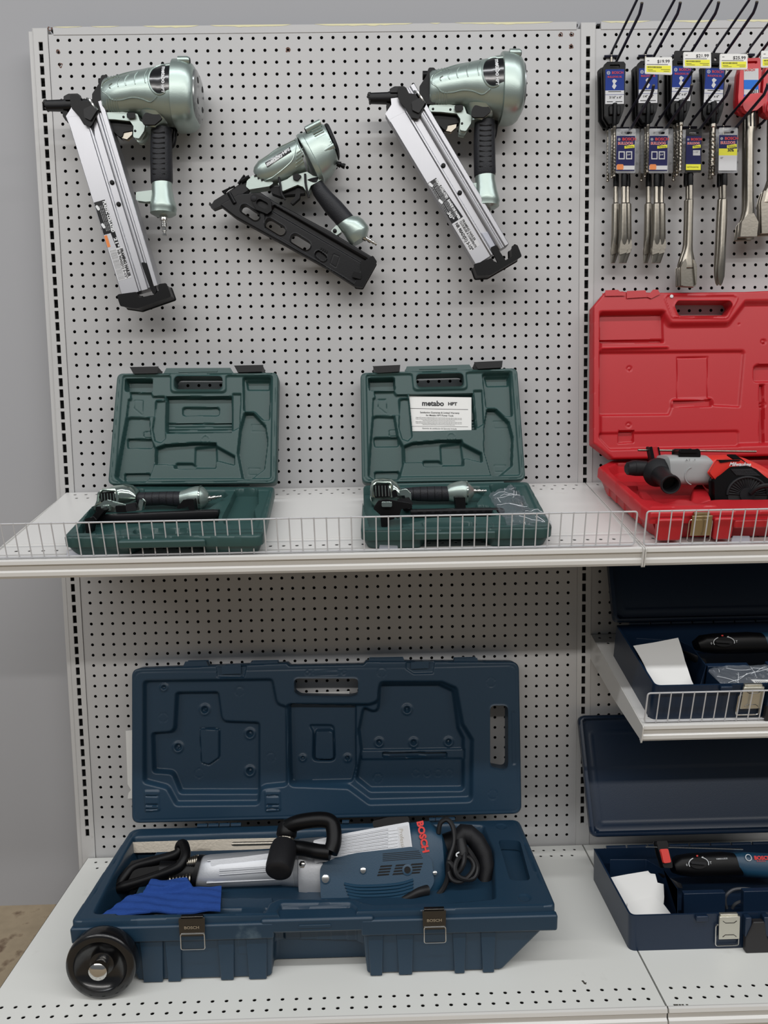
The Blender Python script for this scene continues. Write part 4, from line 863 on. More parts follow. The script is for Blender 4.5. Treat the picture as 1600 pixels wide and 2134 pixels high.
# left nailer
NL, PL = framing_nailer(673, -15.3, 'framing nailer at the upper left, its rear cap showing, silver magazine hanging steeply', (.24, -.02, 1.55))
cl1 = NF.crop(100, 90, 3.744); pl = lambda x, y: cl1(x, y)
G, L, k = magazine(NL, pl, (165, 590), (592, 1985), 335, 0, 0)
PROF2 = [(w*.93, h) for w, h in PROF]
b = MB(); extrude(b, G, PROF2, lambda w: .002+w*k*.15 if w < 150 else .055-(.0 if w < 210 else .062), L, k)
mg = b.build('magazine', M['alu'], NL, bevel=.0004)
b = MB(); b.prism(NF, [pl(*q) for q in ((162, 590), (200, 530), (212, 490), (240, 470), (300, 500), (330, 640), (350, 690), (260, 700), (185, 650))], -.008, .0132); b.build('magazine_mouth', M['alu'], mg, bevel=.0006)
Gt = textframe(G)
lb1 = decal(mg, G, k, L, [(.475, 6), (.475, 95), (.74, 100), (.74, 72), (.655, 62), (.655, 6)], M['badge'], .0135, 'warning_decal', 'black label with white lettering')
lb2 = decal(mg, G, k, L, [(.742, 10), (.742, 118), (.915, 118), (.915, 10)], M['lightprint'], .0135, 'model_decal', 'pale label with the model lettering')
decal(mg, G, k, L, [(.66, 6), (.66, 30), (.725, 30), (.725, 6)], M['orange'], .0135, 'orange_warning', 'small orange warning sticker')
fit('PLASTIC COLLATED', lb1, .482, .652, 84, .0092, M['white'], .0005)
for i, w in enumerate((62, 50, 38)): fit('wear eye protection read manual', lb1, .50, .64, w, .0024, M['white'], 0)
fit('21°', lb1, .685, .735, 84, .009, M['white'])
for s_ in (.50, .60): b = MB(); b.prism(G, capsule((s_*L, 20*k), (s_*L+.006, 26*k), .0028), .0139, .0142); b.build('hand_icon', M['white'], lb1)
fit('FRAMING NAILER', lb2, .75, .905, 104, .0088, M['ink'], .0005)
fit('NR 90AE(S1) 3-1/2"', lb2, .752, .91, 78, .0072, M['ink'], .0002)
for w in (60, 50, 40, 30, 20): fit('use only genuine collated fasteners and parts as listed', lb2, .745, .91, w, .0026, M['ink'], 0)
bolt(mg, .40, 190, .0142); bolt(mg, .52, 190, .0142)
b = MB(); b.prism(NF, rnd([pl(*q) for q in ((752, 1730), (805, 1738), (828, 1860), (868, 1945), (848, 1975), (826, 1935))], .002), .0145, .022); b.build('slide_tab', M['black'], mg, bevel=.001)
b = MB(); b.prism(NF, rnd([pl(*q) for q in ((575, 1985), (718, 1965), (735, 2012), (862, 1985), (895, 1950), (892, 1905), (945, 1898), (978, 1990), (720, 2080), (600, 2062))], .003), -.019, .0265); b.build('end_cap', M['black'], mg, bevel=.002)
# ---- finish nailer in the middle
FF = wall_frame(-.058); fc = FF.crop(420, 240, 4.2105)
def finish_nailer():
    t = empty('finish_nailer', 'smaller finish nailer in the middle with a slotted black magazine', 'nail gun', (.5, -.02, 1.5)); F = FF
    Q = lambda *pts: [fc(*q) for q in pts]
    st = [tuple(Q(a, c))+(d,) for a, c, d in (((455, 500), (505, 590), .016), ((462, 465), (540, 605), .022), ((500, 412), (612, 618), .028), ((600, 350), (715, 600), .033), ((720, 280), (820, 560), .036), ((800, 238), (890, 520), .0375), ((842, 212), (925, 520), .038))]
    b = MB(); b.loft(F, st, 36, 2.3); body = b.build('body_housing', M['seafoam'], t)
    ax = np.array(fc(860, 380))-np.array(fc(500, 550)); ax /= np.linalg.norm(ax); up = np.array([-ax[1], ax[0]])
    g = Fr(F.W(*fc(500, 550), 0), F.ex*ax[0]+F.ey*ax[1], F.ex*up[0]+F.ey*up[1]); km = .00026
    def toG(p): w = F.W(*fc(*p), 0)-g.o; return (float(w@g.ex), float(w@g.ey))
    dr = Drape([(toG(a), toG(c), d) for a, c, d in (((455, 500), (505, 590), .016), ((462, 465), (540, 605), .022), ((500, 412), (612, 618), .028), ((600, 350), (715, 600), .033), ((720, 280), (820, 560), .036), ((842, 212), (925, 520), .038))], 2.3)
    def line(pts, r=.0013, nm='raised_contour'): b = MB(); q = spl([toG(p) for p in pts], 5); b.tube([g.W(a, c, dr(a, c)) for a, c in q], r, 6); b.build(nm, M['seafoam'], body)
    line([(520, 440), (600, 385), (680, 315), (760, 290), (835, 265), (840, 340), (815, 440), (740, 510), (640, 575), (560, 600)], .0014)
    line([(830, 235), (870, 330), (930, 440), (945, 520)], .0014)
    for i in range(5): line([(836+i*3, 500-i*27), (870+i*3, 478-i*27), (905, 455-i*27)], .0012, 'cooling_rib')
    lab = [toG(p) for p in ((570, 458), (788, 332), (803, 375), (592, 503))]; n = 10; b = MB(); vs = []; fs = []
    for i in range(n+1):
        for j in range(4):
            f = i/n; e = j/3; a = (1-f)*((1-e)*lab[0][0]+e*lab[3][0])+f*((1-e)*lab[1][0]+e*lab[2][0]); c = (1-f)*((1-e)*lab[0][1]+e*lab[3][1])+f*((1-e)*lab[1][1]+e*lab[2][1]); vs.append(g.W(a, c, dr(a, c)+.001))
    fs = [(i*4+j, i*4+j+1, (i+1)*4+j+1, (i+1)*4+j) for i in range(n) for j in range(3)]; b.add(vs, fs); b.build('badge', M['badge'], body, label='black name badge')
    a0 = toG((588, 478)); w = lab[1][0]-lab[0][0]
    th = math.atan2(lab[1][1]-lab[0][1], lab[1][0]-lab[0][0]); hh = lambda x, y: dr(x, y)+.0014
    text(g, 'metabo', a0[0], a0[1], w*.2, M['white'], body, h=hh, bold=.0005, sx=1.0, rot=th); a1 = toG((728, 390)); text(g, 'HPT', a1[0], a1[1], w*.15, M['white'], body, h=hh, bold=.0004, rot=th)
    b = MB(); b.prism(F, rnd(Q((405, 645), (412, 602), (458, 552), (560, 606), (640, 612), (600, 640), (430, 668)), .002), -.014, .016); b.build('front_wedge', M['cast'], t, bevel=.002)
    b = MB(); 
    for x, y in ((470, 556), (500, 575), (530, 592)): b.prism(F, Q((x, y), (x+28, y-16), (x+32, y-8), (x+4, y+10)), .012, .0185)
    b.split('wedge_slot', M['black'], t)
    st2 = [tuple(Q(a, c))+(d,) for a, c, d in (((832, 198), (1040, 600), .042), ((842, 190), (1052, 596), .044), ((868, 178), (1078, 585), .044), ((874, 182), (1080, 570), .0425), ((960, 142), (1140, 520), .042), ((1050, 102), (1192, 430), .041), ((1068, 104), (1198, 405), .039))]
    b = MB(); b.loft(F, st2, 44, 2.7); cap = b.build('rear_cap', M['seafoam'], t)
    ax2 = np.array(fc(1135, 255))-np.array(fc(955, 395)); 
    for i in range(7):
        x0, y0 = 978+i*13, 208+i*27*.8; q0 = fc(x0, y0); q1 = fc(x0+78+i*2, y0-42); b = MB(); b.tube([F.W(*q0, .0405-i*.0002), F.W(*q1, .0395)], .0014, 6); b.build('cap_rib', M['seafoam'], cap)
    for p, q in (((925, 188), (1052, 122)), ((1035, 400), (1165, 320))):
        b = MB(); b.tube([F.W(*fc(*p), .034), F.W(*fc(*q), .034)], .0075, 14); b.build('bolt_boss', M['seafoam'], cap)
        d = F.W(*fc(*p), .034); e = F.W(*fc(*q), .034); u = (d-e)/np.linalg.norm(d-e); b = MB(); b.lathe(d, u, [(-.001, .005), (.0015, .005)], 10); b.build('cap_bolt', M['black'], cap)
    b = MB(); b.loft(F, [tuple(Q(a, c))+(d,) for a, c, d in (((1078, 100), (1206, 382), .033), ((1096, 92), (1212, 350), .033), ((1108, 96), (1210, 325), .030))], 32, 3); b.build('exhaust_cover', M['rubber'], cap)
    b = MB(); b.lathe(F.W(*fc(1190, 440), .01), F.W(*fc(1245, 460), 0)-F.W(*fc(1190, 440), 0), [(0, .005), (.008, .0065), (.009, .004), (.014, .0055), (.018, .0055)], 14); b.build('air_plug', M['black'], cap)
    q = Q((955, 640), (1062, 588)); b = MB(); b.loft(F, [tuple(Q(a, c))+(d,) for a, c, d in (((900, 600), (1060, 560), .022), ((955, 640), (1064, 588), .018), ((980, 700), (1105, 640), .0185), ((1010, 745), (1140, 680), .0195), ((1090, 858), (1228, 765), .0195), ((1160, 935), (1300, 848), .0195), ((1192, 974), (1335, 890), .0195))], 30, 2.2); b.build('rubber_grip', M['grip'], t)
    b = MB(); b.loft(F, [tuple(Q(a, c))+(d,) for a, c, d in (((1188, 970), (1335, 888), .018), ((1215, 1005), (1380, 892), .022), ((1240, 1035), (1420, 920), .0245), ((1270, 1085), (1462, 975), .026), ((1285, 1108), (1468, 1000), .026), ((1320, 1145), (1450, 1072), .02), ((1350, 1130), (1430, 1080), .014))], 30, 2.1); b.build('grip_end', M['seafoam'], t)
    d = F.W(*fc(1550, 1140), 0)-F.W(*fc(1425, 1072), 0); fitting(t, F.W(*fc(1420, 1070), 0), d, .9)
    b = MB(); b.prism(F, rnd(Q((1140, 1025), (1185, 975), (1225, 1030), (1180, 1060)), .002), -.008, .008); b.build('magazine_lug', M['cast'], t, bevel=.001)
    b = MB(); b.lathe(F.W(*fc(1170, 1025), .008), F.n, [(0, .0045), (.002, .0045), (.003, .003)], 14); b.build('lug_bolt', M['black'], t)
    # magazine
    out = rnd(Q((165, 800), (330, 705), (520, 690), (640, 770), (1130, 1030), (1500, 1255), (1528, 1300), (1410, 1512), (1335, 1500), (1120, 1360), (300, 905)), .003)
    caps = [capsule(*Q((385, 835), (480, 900)), .0092), capsule(*Q((602, 962), (700, 1022)), .0105), capsule(*Q((824, 1094), (918, 1152)), .0105)]
    deep = [capsule(*Q((1028, 1230), (1070, 1262)), .0082)]
    gro = rnd(Q((640, 800), (1448, 1275), (1425, 1322), (610, 850)), .001); chan = rnd(Q((560, 870), (640, 800), (1460, 1270), (1345, 1490), (1110, 1350), (560, 1010)), .002)
    def hf(X, Y):
        D = sd(out, X, Y); H = fillet(D, .002)
        H = lv(H, X, Y, chan, -.0022, .001); H = lv(H, X, Y, gro, -.007, .002)
        for c in caps: H += ridge(X, Y, c, .0016, .0022)
        for c in deep: H = lv(H, X, Y, c, -.007, .0015); H += ridge(X, Y, c, .0012, .0015)
        H += ridge(X, Y, rnd(Q((1160, 1228), (1212, 1250), (1180, 1345), (1130, 1310)), .001), -.0007, .0008)
        return H
    b = MB(); b.relief(F.up(.012), out, .0011, hf, -.022, caps); mg = b.build('magazine', M['magblack'], t, ang=50)
    b = MB(); b.prism(F, rnd(Q((1400, 1300), (1450, 1290), (1500, 1250), (1532, 1300), (1412, 1516), (1345, 1508), (1350, 1480), (1405, 1440)), .003), -.012, .0145); b.build('end_cap', M['black'], mg, bevel=.0015)
    b = MB(); b.prism(F, rnd(Q((1335, 1390), (1400, 1405), (1395, 1450), (1325, 1430)), .002), .012, .017); b.build('end_latch', M['black'], mg, bevel=.001)
    b = MB(); b.prism(F, rnd(Q((435, 745), (470, 712), (620, 770), (625, 860), (585, 890), (490, 850)), .003), .010, .019, [capsule(*Q((520, 790), (565, 815)), .0075)]); b.build('pusher', M['black'], mg, bevel=.0015)
    b = MB(); b.lathe(F.W(*fc(470, 755), .017), F.n, [(0, .0065), (.003, .0065), (.004, .005)], 16); b.build('pusher_spring', M['rubber'], mg)
    b = MB(); 
    for i in range(4): b.prism(F, Q((1040+i*17, 1185+i*10), (1050+i*17, 1168+i*10), (1060+i*17, 1174+i*10), (1050+i*17, 1192+i*10)), .0095, .0115)
    b.split('magazine_mark', M['black'], mg)
    # nose and trigger
    b = MB(); b.prism(F, rnd(Q((75, 800), (80, 775), (98, 800), (120, 765), (240, 690), (335, 625), (375, 550), (405, 565), (445, 560), (415, 668), (300, 745), (180, 805), (110, 832)), .002), -.009, .011); b.build('nose_guide', M['magblack'], t, bevel=.0015)
    for p, q, r in (((190, 690), (300, 640), .0022), ((250, 700), (300, 790), .0045), ((210, 700), (260, 650), .002), ((355, 600), (430, 560), .005), ((330, 620), (385, 545), .0025)):
        b = MB(); b.tube([F.W(*fc(*p), .013), F.W(*fc(*q), .013)], r, 8); b.build('nose_rod', M['black'], t)
    b = MB(); b.prism(F, rnd(Q((680, 622), (760, 590), (800, 560), (930, 525), (980, 560), (1062, 582), (960, 640), (935, 702), (900, 650), (850, 630), (720, 685)), .002), -.016, .018); b.build('trigger_bracket', M['cast'], t, bevel=.0015)
    b = MB(); b.prism(F, rnd(Q((812, 560), (850, 545), (882, 565), (850, 600), (815, 590)), .001), .018, .023); b.build('firing_switch', M['black'], t, bevel=.001)
    b = MB(); b.prism(F, rnd(Q((838, 640), (872, 650), (860, 735), (800, 788), (788, 775), (828, 725)), .002), -.005, .009); b.build('trigger', M['black'], t, bevel=.001)
    b = MB(); b.prism(F, rnd(Q((600, 640), (700, 640), (860, 660), (900, 665), (905, 690), (740, 705), (700, 720), (620, 690)), .002), -.012, .008); b.build('trigger_guard', M['black'], t, bevel=.001)
    for pts in (((685, 550), (700, 640), (712, 720), (745, 768)), ((915, 545), (922, 640), (948, 750))):
        b = MB(); b.tube(spl([F.W(*fc(*p), .021) for p in pts], 4), .0026, 8); b.build('guard_rod', M['rubber'], t)
    return t
finish_nailer()
# ------------------------------------------------------------------ display hooks, price tags, bits and chisels
M['hookwire'] = mat('dark_blue_hook_wire', (40, 40, 58), .35, metal=.4)
M['yellow'] = mat('yellow_print', (232, 228, 40), .5); M['bluelabel'] = mat('blue_label', (20, 52, 136), .5, spec=.2); M['brightblue'] = mat('bright_blue_label', (40, 116, 214), .5, spec=.2)
M['navylabel'] = mat('dark_blue_label', (28, 30, 84), .5, spec=.2); M['chisel'] = mat('chisel_steel', (152, 146, 136), .3, metal=1, bump=.1, bscale=200, var=.08, vscale=30)
M['blister'] = mat('clear_blister', (170, 172, 176), .15, alpha=.4); M['redclip'] = mat('red_bit_clip', (206, 40, 50), .35); M['tagplastic'] = mat('clear_tag_holder', (232, 233, 230), .2, alpha=.75)
C4 = lambda x, y: (1220+x/3.442, y/3.442)
ordn = ['first', 'second', 'third', 'fourth', 'fifth', 'sixth']
def hook(i, X, z, rise, rowname):
    t = empty('display_hook', '%s dark blue double-wire hook from the left in the %s row' % (ordn[i], rowname), 'display hook', (X, 0, z-.04), 'double wire hooks on the right pegboard')
    b = MB(); b.tube([PF.W(X-.016, z-.006, .0035), PF.W(X+.016, z-.006, .0035)], .0028, 8); b.build('cross_wire', M['hookwire'], t); b = MB(); b.tube([PF.W(X, z-.04, .0035), PF.W(X, z+.003, .0035)], .0026, 8); b.build('back_wire', M['steel'], t)
    b = MB(); pts = [(X, -.003, z-.002), (X, -.010, z+.002), (X, -.02, z+.004), (X, -.11, z+rise*.55), (X, -.2, z+rise)]; b.tube(pts, .0028, 8); b.build('tag_wire', M['hookwire'], t)
    b = MB(); z2 = z-.036; pts = [(X, -.003, z2), (X, -.02, z2-.001), (X, -.11, z2+rise*.45), (X, -.182, z2+rise*.85), (X, -.190, z2+rise*.85+.006), (X, -.196, z2+rise*.85+.013)]; b.tube(pts, .0031, 8); b.build('product_wire', M['hookwire'], t)
    b = MB(); b.lathe((X, -.194, z2+rise*.85+.012), (0, -.4, .7), [(0, .0031), (.003, .0031), (.004, .002)], 10); b.build('wire_tip', M['steel'], t)
    return t
UX = [1.233+.0769*i for i in range(5)]; LX = [1.259+.0772*i for i in range(5)]
for i, X in enumerate(UX): hook(i, X, 2.028, .03, 'upper')
for i, X in enumerate(LX[:4]): hook(i, X, 1.873, .028, 'lower')
hook(4, LX[4]+.002, 1.905, .028, 'lower')
# price tags at the ends of the lower tag wires
def price_tag(cs, price, label, y=-.203):
    F = wall_frame(y); q = [F.P(*C4(*c)) for c in cs]; t = empty('price_tag', label, 'price tag', F.W((q[0][0]+q[1][0])/2, q[2][1], 0), 'price tags on the hook ends')
    H = hom([(0, 0), (1, 0), (1, 1), (0, 1)], q); Z = lambda *p: [H(*a) for a in p]
    b = MB(); b.prism(F, rnd(Z((0, 0), (1, 0), (1, 1), (0, 1)), .003), -.0012, .0006); b.build('tag_holder', M['tagplastic'], t)
    b = MB(); b.prism(F, Z((.03, .05), (.97, .05), (.97, .95), (.03, .95)), .0006, .001); pp = b.build('paper_label', M['paper'], t)
    b = MB(); b.prism(F, Z((.05, .52), (.95, .50), (.95, .88), (.06, .9)), .001, .0013); b.build('yellow_band', M['yellow'], pp)
    w = q[1][0]-q[0][0]; th = math.atan2(q[1][1]-q[0][1], w)
    a, c = H(.46, .27); text(F, price, a, c, w*.155, M['ink'], pp, rot=th, h=.0012, bold=.0001, sx=1.1)
    b = MB(); rs = random.Random(7)
    x = .10
    while x < .62: d = rs.uniform(.008, .02); b.prism(F, Z((x, .56), (x+d, .56), (x+d, .65), (x, .65)), .0013, .0015); x += d+rs.uniform(.008, .016)
    for (x0, x1, yy) in ((.06, .85, .43), (.1, .3, .74), (.6, .92, .72), (.12, .42, .82), (.7, .9, .82), (.08, .16, .2)): b.prism(F, Z((x0, yy), (x1, yy), (x1, yy+.025), (x0, yy+.025)), .0013, .0014)
    b.build('barcode_print', M['ink'], pp)
    return t
price_tag([(427, 412), (620, 410), (620, 538), (424, 530)], '$19.99', 'price tag reading $19.99, leftmost of the yellow tags')
price_tag([(700, 374), (898, 372), (900, 490), (700, 486)], '$21.99', 'price tag reading $21.99 with its paper curling')
price_tag([(962, 386), (1160, 388), (1160, 500), (960, 500)], '$25.99', 'price tag reading $25.99')
price_tag([(1258, 365), (1452, 362), (1452, 482), (1256, 486)], '$29.99', 'price tag cut by the right edge of the photo')
# bits on black clip cards (upper row)
def bosch_logo(F, a, c, r, par):
    b = MB(); n = 20; vs = []
    for rr in (r, r*.78):
        for k in range(n): vs.append(F.W(a+rr*math.cos(2*math.pi*k/n), c+rr*math.sin(2*math.pi*k/n), .0004))
    b.add(vs, [(k, (k+1) % n, n+(k+1) % n, n+k) for k in range(n)])
    b.box(F, a-r*.38, a-r*.22, c-r*.5, c+r*.5, .0002, .0005); b.box(F, a+r*.22, a+r*.38, c-r*.5, c+r*.5, .0002, .0005); b.box(F, a-r*.38, a+r*.38, c-r*.09, c+r*.09, .0002, .0005)
    b.build('ring_emblem', M['white'], par)
def spiral(b, p0, L, r, pitch, d=(0, 0, -1)):
    """fluted drill: lathe core with two helical lands"""
    b.lathe(p0, d, [(0, r*.8), (L*.97, r*.78), (L, r*.2)], 10)
    for ph in (0, math.pi):
        pts = []; n = int(L/pitch*10)
        for k in range(n+1):
            s = k/n*L*.985; a = ph+2*math.pi*s/pitch; pts.append((p0[0]+r*.62*math.cos(a), p0[1]+r*.62*math.sin(a), p0[2]-s))
        b.tube(pts, r*.42, 5)
    b.lathe((p0[0], p0[1], p0[2]-L*.97), d, [(0, r*1.08), (L*.02, r*1.08), (L*.035, r*.2)], 8)
def bit_card(x, ytop, y, tipy, r, size, label, tilt=0, high=False, plain=False, collar=.0048):
    F0 = wall_frame(y); a, c = F0.P(*C4(x, ytop)); tip = F0.P(*C4(x, tipy))[1]
    F = Fr(F0.W(a, c, 0), (math.cos(tilt), 0, math.sin(tilt)), (-math.sin(tilt), 0, math.cos(tilt)))
    t = empty('drill_bit', label, 'drill bit', F.W(0, -.12, 0), 'masonry drill bits on the upper hooks')
    w = .0235; b = MB(); out = rnd([(-w, -.006), (-w+.007, 0), (w-.004, 0), (w, -.005), (w-.001, -.092), (w-.004, -.104), (.010, -.128), (-.010, -.128), (-w+.003, -.112)], .002)
    b.prism(F, out, -.003, .003, [rnd(rect(-.011, .011, -.013, -.006), .002)]); cd_ = b.build('clip_card', M['black'], t, bevel=.0008)
    if high: b = MB(); b.prism(F, rnd(rect(-.017, .018, -.008, .017), .003), -.002, .0012, [circ(0, .004, .0032)]); b.build('hang_tab', M['black'], cd_)
    if not plain:
        lw = .0205
        def pan(b0, b1, m, nm): b = MB(); b.box(F, -lw, lw, b0, b1, .003, .0036); return b.build(nm, m, cd_)
        lbp = pan(-.088, -.016, M['bluelabel'], 'printed_label'); 
        b = MB(); b.prism(F, rect(-lw, lw, -.088, -.069), .0036, .0039); b.prism(F, rect(-lw, lw, -.068, -.060), .0036, .0038); b.split('white_field', M['lightprint'], lbp)
        Fl = F.up(.0036); bosch_logo(Fl, -.014, -.0235, .0036, lbp)
        text(Fl, 'BOSCH', -.007, -.0235, .0074, M['redink'], lbp, h=.0003, bold=.0001, sx=1.05)
        text(Fl, 'BULLDOG XL', -.016, -.032, .0052, M['redink'], lbp, h=.0003, bold=.0001)
        text(Fl, size, -.012, -.0745, .0068, M['ink'], lbp, h=.0006, bold=.0001)
        b = MB(); b.prism(Fl, rnd([(-.006, -.052), (-.001, -.058), (.004, -.050), (.0, -.046), (.005, -.040), (-.002, -.036), (-.006, -.040), (-.003, -.046)], .001), .0, .0003); b.build('tool_picture', M['lightprint'], lbp)
        b = MB(); b.box(Fl, -.017, -.004, -.084, -.0825, .0003, .0005); b.box(Fl, .002, .017, -.084, -.0825, .0003, .0005); b.box(Fl, -.014, .014, -.063, -.0615, .0002, .0004); b.build('small_print', M['ink'], lbp)
    b = MB(); b.box(F, -.0125, -.004, -.112, -.092, .003, .0075); b.box(F, .004, .0125, -.112, -.092, .003, .0075); b.split('card_clip', M['black'], cd_, bevel=.002)
    p = F.W(0, -.088, .006); b = MB(); b.lathe(p, (0, 0, -1), [(0, collar), (.03, collar), (.042, collar*1.05), (.048, collar*.8)], 16); b.build('shank_sleeve', M['black'], t)
    L = (p[2]-.046)-tip; b = MB(); b.lathe((p[0], p[1], p[2]-.046), (0, 0, -1), [(0, r*1.2), (.006, r*1.25), (.008, r*.85), (.02, r*.85)], 12); spiral(b, (p[0], p[1], p[2]-.062), L-.016, r, .011+r); b.build('fluted_bit', M['chisel'], t)
    return t
nm = lambda h, k: 'bit card on the %s upper hook, %s' % (ordn[h], k)
bit_card(207, 447, -.062, 1275, .0032, '3/16" x 6"', nm(0, 'front one reading 3/16 x 6'))
bit_card(190, 470, -.042, 1285, .0032, '', nm(0, 'middle of its stack'), plain=True); bit_card(160, 490, -.020, 1310, .0030, '', nm(0, 'rearmost of its stack'), plain=True)
bit_card(447, 440, -.062, 1245, .0034, '1/4" x 6"', nm(1, 'half under the $19.99 tag'), tilt=-.0)
bit_card(430, 462, -.042, 1280, .0033, '', nm(1, 'middle of its stack'), plain=True); bit_card(405, 480, -.020, 1308, .0032, '', nm(1, 'rearmost of its stack'), plain=True)
bit_card(690, 425, -.062, 1235, .0042, '3/8" x 6"', nm(2, 'front one beside the $21.99 tag'), tilt=-.02, high=True, collar=.006)
bit_card(662, 440, -.042, 1270, .0040, '', nm(2, 'middle of its stack'), plain=True); bit_card(638, 455, -.020, 1306, .0038, '', nm(2, 'rearmost of its stack'), plain=True)
bit_card(928, 440, -.062, 1200, .0058, '1/2" x 6"', nm(3, 'front one with the thickest flutes'), tilt=-.045, high=True, collar=.0068)
bit_card(912, 455, -.042, 1268, .0052, '', nm(3, 'middle of its stack'), plain=True, tilt=.03); bit_card(890, 470, -.020, 1292, .0052, '', nm(3, 'rearmost of its stack'), plain=True, tilt=.05)
# chisels on blister cards (lower row)
def blade_prism(b, F, pts, h0, h1): b.prism(F, [F.P(*C4(*p)) for p in pts], h0, h1)
def chisel(x0, card, coll, shaft, blade, y, label, style, hk, front=True, dxr=0):
    """card (x0,y0,x1,y1), collar/shaft sections and the blade, all traced on the plane of the shaft"""
    F = wall_frame(y); Q = lambda *p: [F.P(*C4(a+dxr, c)) for a, c in p]
    a, c = Q((x0, card[3]))[0]; t = empty('masonry_chisel', label, 'chisel', F.W(a, c-.2, 0), 'chisels on the lower hooks')
    q = Q((card[0], card[1]), (card[2], card[1]), (card[2]-3, card[3]), (card[0]-5, card[3])); H = hom([(0, 0), (1, 0), (1, 1), (0, 1)], q); Z = lambda *p: [H(*s) for s in p]
    b = MB(); b.prism(F, rnd(q, .003), .0062, .0078, [rnd(Z((.22, .07), (.82, .07), (.8, .13), (.24, .13)), .0025)]); cd_ = b.build('blister_card', M['blister'] if style != 'dark' else M['black'], t, bevel=.0004)
    b = MB(); b.prism(F, rnd(Z((.13, .5), (.85, .5), (.82, .98), (.16, .98)), .004), -.006, .0062); b.build('blister_shell', M['blister'], cd_)
    if front:
        b = MB(); b.prism(F, Z((.02, .17), (.96, .17), (.94, .95), (.0, .95)), .0078, .0084); lp = b.build('printed_label', M['navylabel'], cd_)
        Fl = F.up(.0084); w = q[1][0]-q[0][0]; P_ = lambda u, v: H(u, v)
        bosch_logo(Fl, *P_(.14, .25), w*.065, lp); text(Fl, 'BOSCH', *P_(.30, .25), w*.2, M['redink'], lp, h=.0003, bold=.0002, sx=1.1)
        text(Fl, 'BULLDOG', *P_(.08, .345), w*.19, M['white'], lp, h=.0003, bold=.0004, sx=.9); text(Fl, 'BULLDOG', *P_(.08, .345), w*.19, M['redink'], lp, h=.0006, bold=.0001, sx=.9)
        b = MB(); b.prism(Fl, Z((.42, .40), (.93, .37), (.93, .44), (.42, .46)), .0003, .0006); yb = b.build('yellow_flash', M['yellow'], lp); text(Fl, 'Xtreme', *P_(.47, .418), w*.13, M['ink'], yb, h=.0008)
        if style == 'white':
            b = MB(); b.prism(Fl, Z((.0, .47), (.96, .47), (.95, .62), (.0, .62)), .0002, .0005); b.build('yellow_field', M['yellow'], lp)
            b = MB(); b.prism(Fl, Z((.0, .62), (.95, .62), (.94, .95), (.0, .95)), .0002, .0005); b.build('white_field', M['lightprint'], lp)
            text(Fl, '30%', *P_(.45, .51), w*.2, M['ink'], lp, h=.0007, bold=.0003); text(Fl, '10"', *P_(.06, .68), w*.13, M['ink'], lp, h=.0007)
        elif style == 'dark':
            b = MB(); b.prism(Fl, Z((.02, .82), (.95, .82), (.94, .95), (.02, .95)), .0002, .0005); yb = b.build('yellow_field', M['yellow'], lp); text(Fl, 'Self Sharpening', *P_(.08, .885), w*.12, M['ink'], yb, h=.0007)
            b = MB(); b.prism(Fl, Z((.45, .5), (.9, .5), (.9, .62), (.45, .62)), .0002, .0005); b.build('white_field', M['lightprint'], lp); text(Fl, '1 1/2"', *P_(.48, .545), w*.13, M['ink'], lp, h=.0007)
        else:
            for x_ in (.12, .5):
                b = MB(); b.prism(Fl, Z((x_, .52), (x_+.32, .52), (x_+.32, .70), (x_, .70)), .0002, .0005, [Z((x_+.05, .545), (x_+.27, .545), (x_+.27, .675), (x_+.05, .675))]); b.build('picture_frame', M['lightprint'], lp)
            text(Fl, '3/4"', *P_(.56, .6), w*.12, M['white'], lp, h=.0006)
            b = MB(); b.prism(Fl, Z((.02, .84), (.95, .84), (.94, .93), (.02, .93)), .0002, .0005); b.build('pale_field', M['lightprint'], lp); b = MB(); b.prism(Fl, rnd(Z((.04, .81), (.38, .81), (.38, .93), (.04, .93)), .003), .0005, .0008); b.build('orange_spot', M['orange'], lp)
    b = MB(); b.loft(F, [tuple(Q((xl, yy), (xr, yy)))+(F.P(*C4(xr, yy))[0]-F.P(*C4((xl+xr)/2, yy))[0],) for xl, xr, yy in coll], 18); b.build('shank_cap', M['black'], t)
    b = MB(); b.loft(F, [tuple(Q((xl, yy), (xr, yy)))+(d if d else F.P(*C4(xr, yy))[0]-F.P(*C4((xl+xr)/2, yy))[0],) for xl, xr, yy, d in shaft], 6 if False else 20)
    for pts, h0, h1 in blade: b.prism(F, Q(*pts), h0, h1)
    b.build('steel_shank', M['chisel'], t, ang=30, bevel=.0006)
    return t
co = lambda cx, y0, y1: [(cx-17, cx+17, y0), (cx-20, cx+20, y0+20), (cx-21, cx+21, y1-30), (cx-20, cx+20, y1)]
def c_flat(cx, y, label, front=True, dxr=0, style='a', hk=0):
    chisel(cx-270+215, (cx-60, 932, cx+78, 1250), co(cx+2, 1238, 1340), [(cx-16, cx+16, 1335, 0), (cx-17, cx+17, 1440, 0), (cx-18, cx+18, 1458, 0), (cx-27, cx+28, 1466, 0), (cx-31, cx+30, 1690, 0), (cx-34, cx+31, 1730, .0075), (cx-36, cx+31, 1790, .005), (cx-37, cx+8, 1850, .0028), (cx-38, cx-5, 1888, .0012)], [([(cx-36, 1800), (cx-28, 1740), (cx-14, 1705), (cx, 1694), (cx+13, 1704), (cx+24, 1735), (cx+28, 1770), (cx+14, 1815), (cx-34, 1830)], -.002, .0062)], y, label, style, hk, front, dxr)

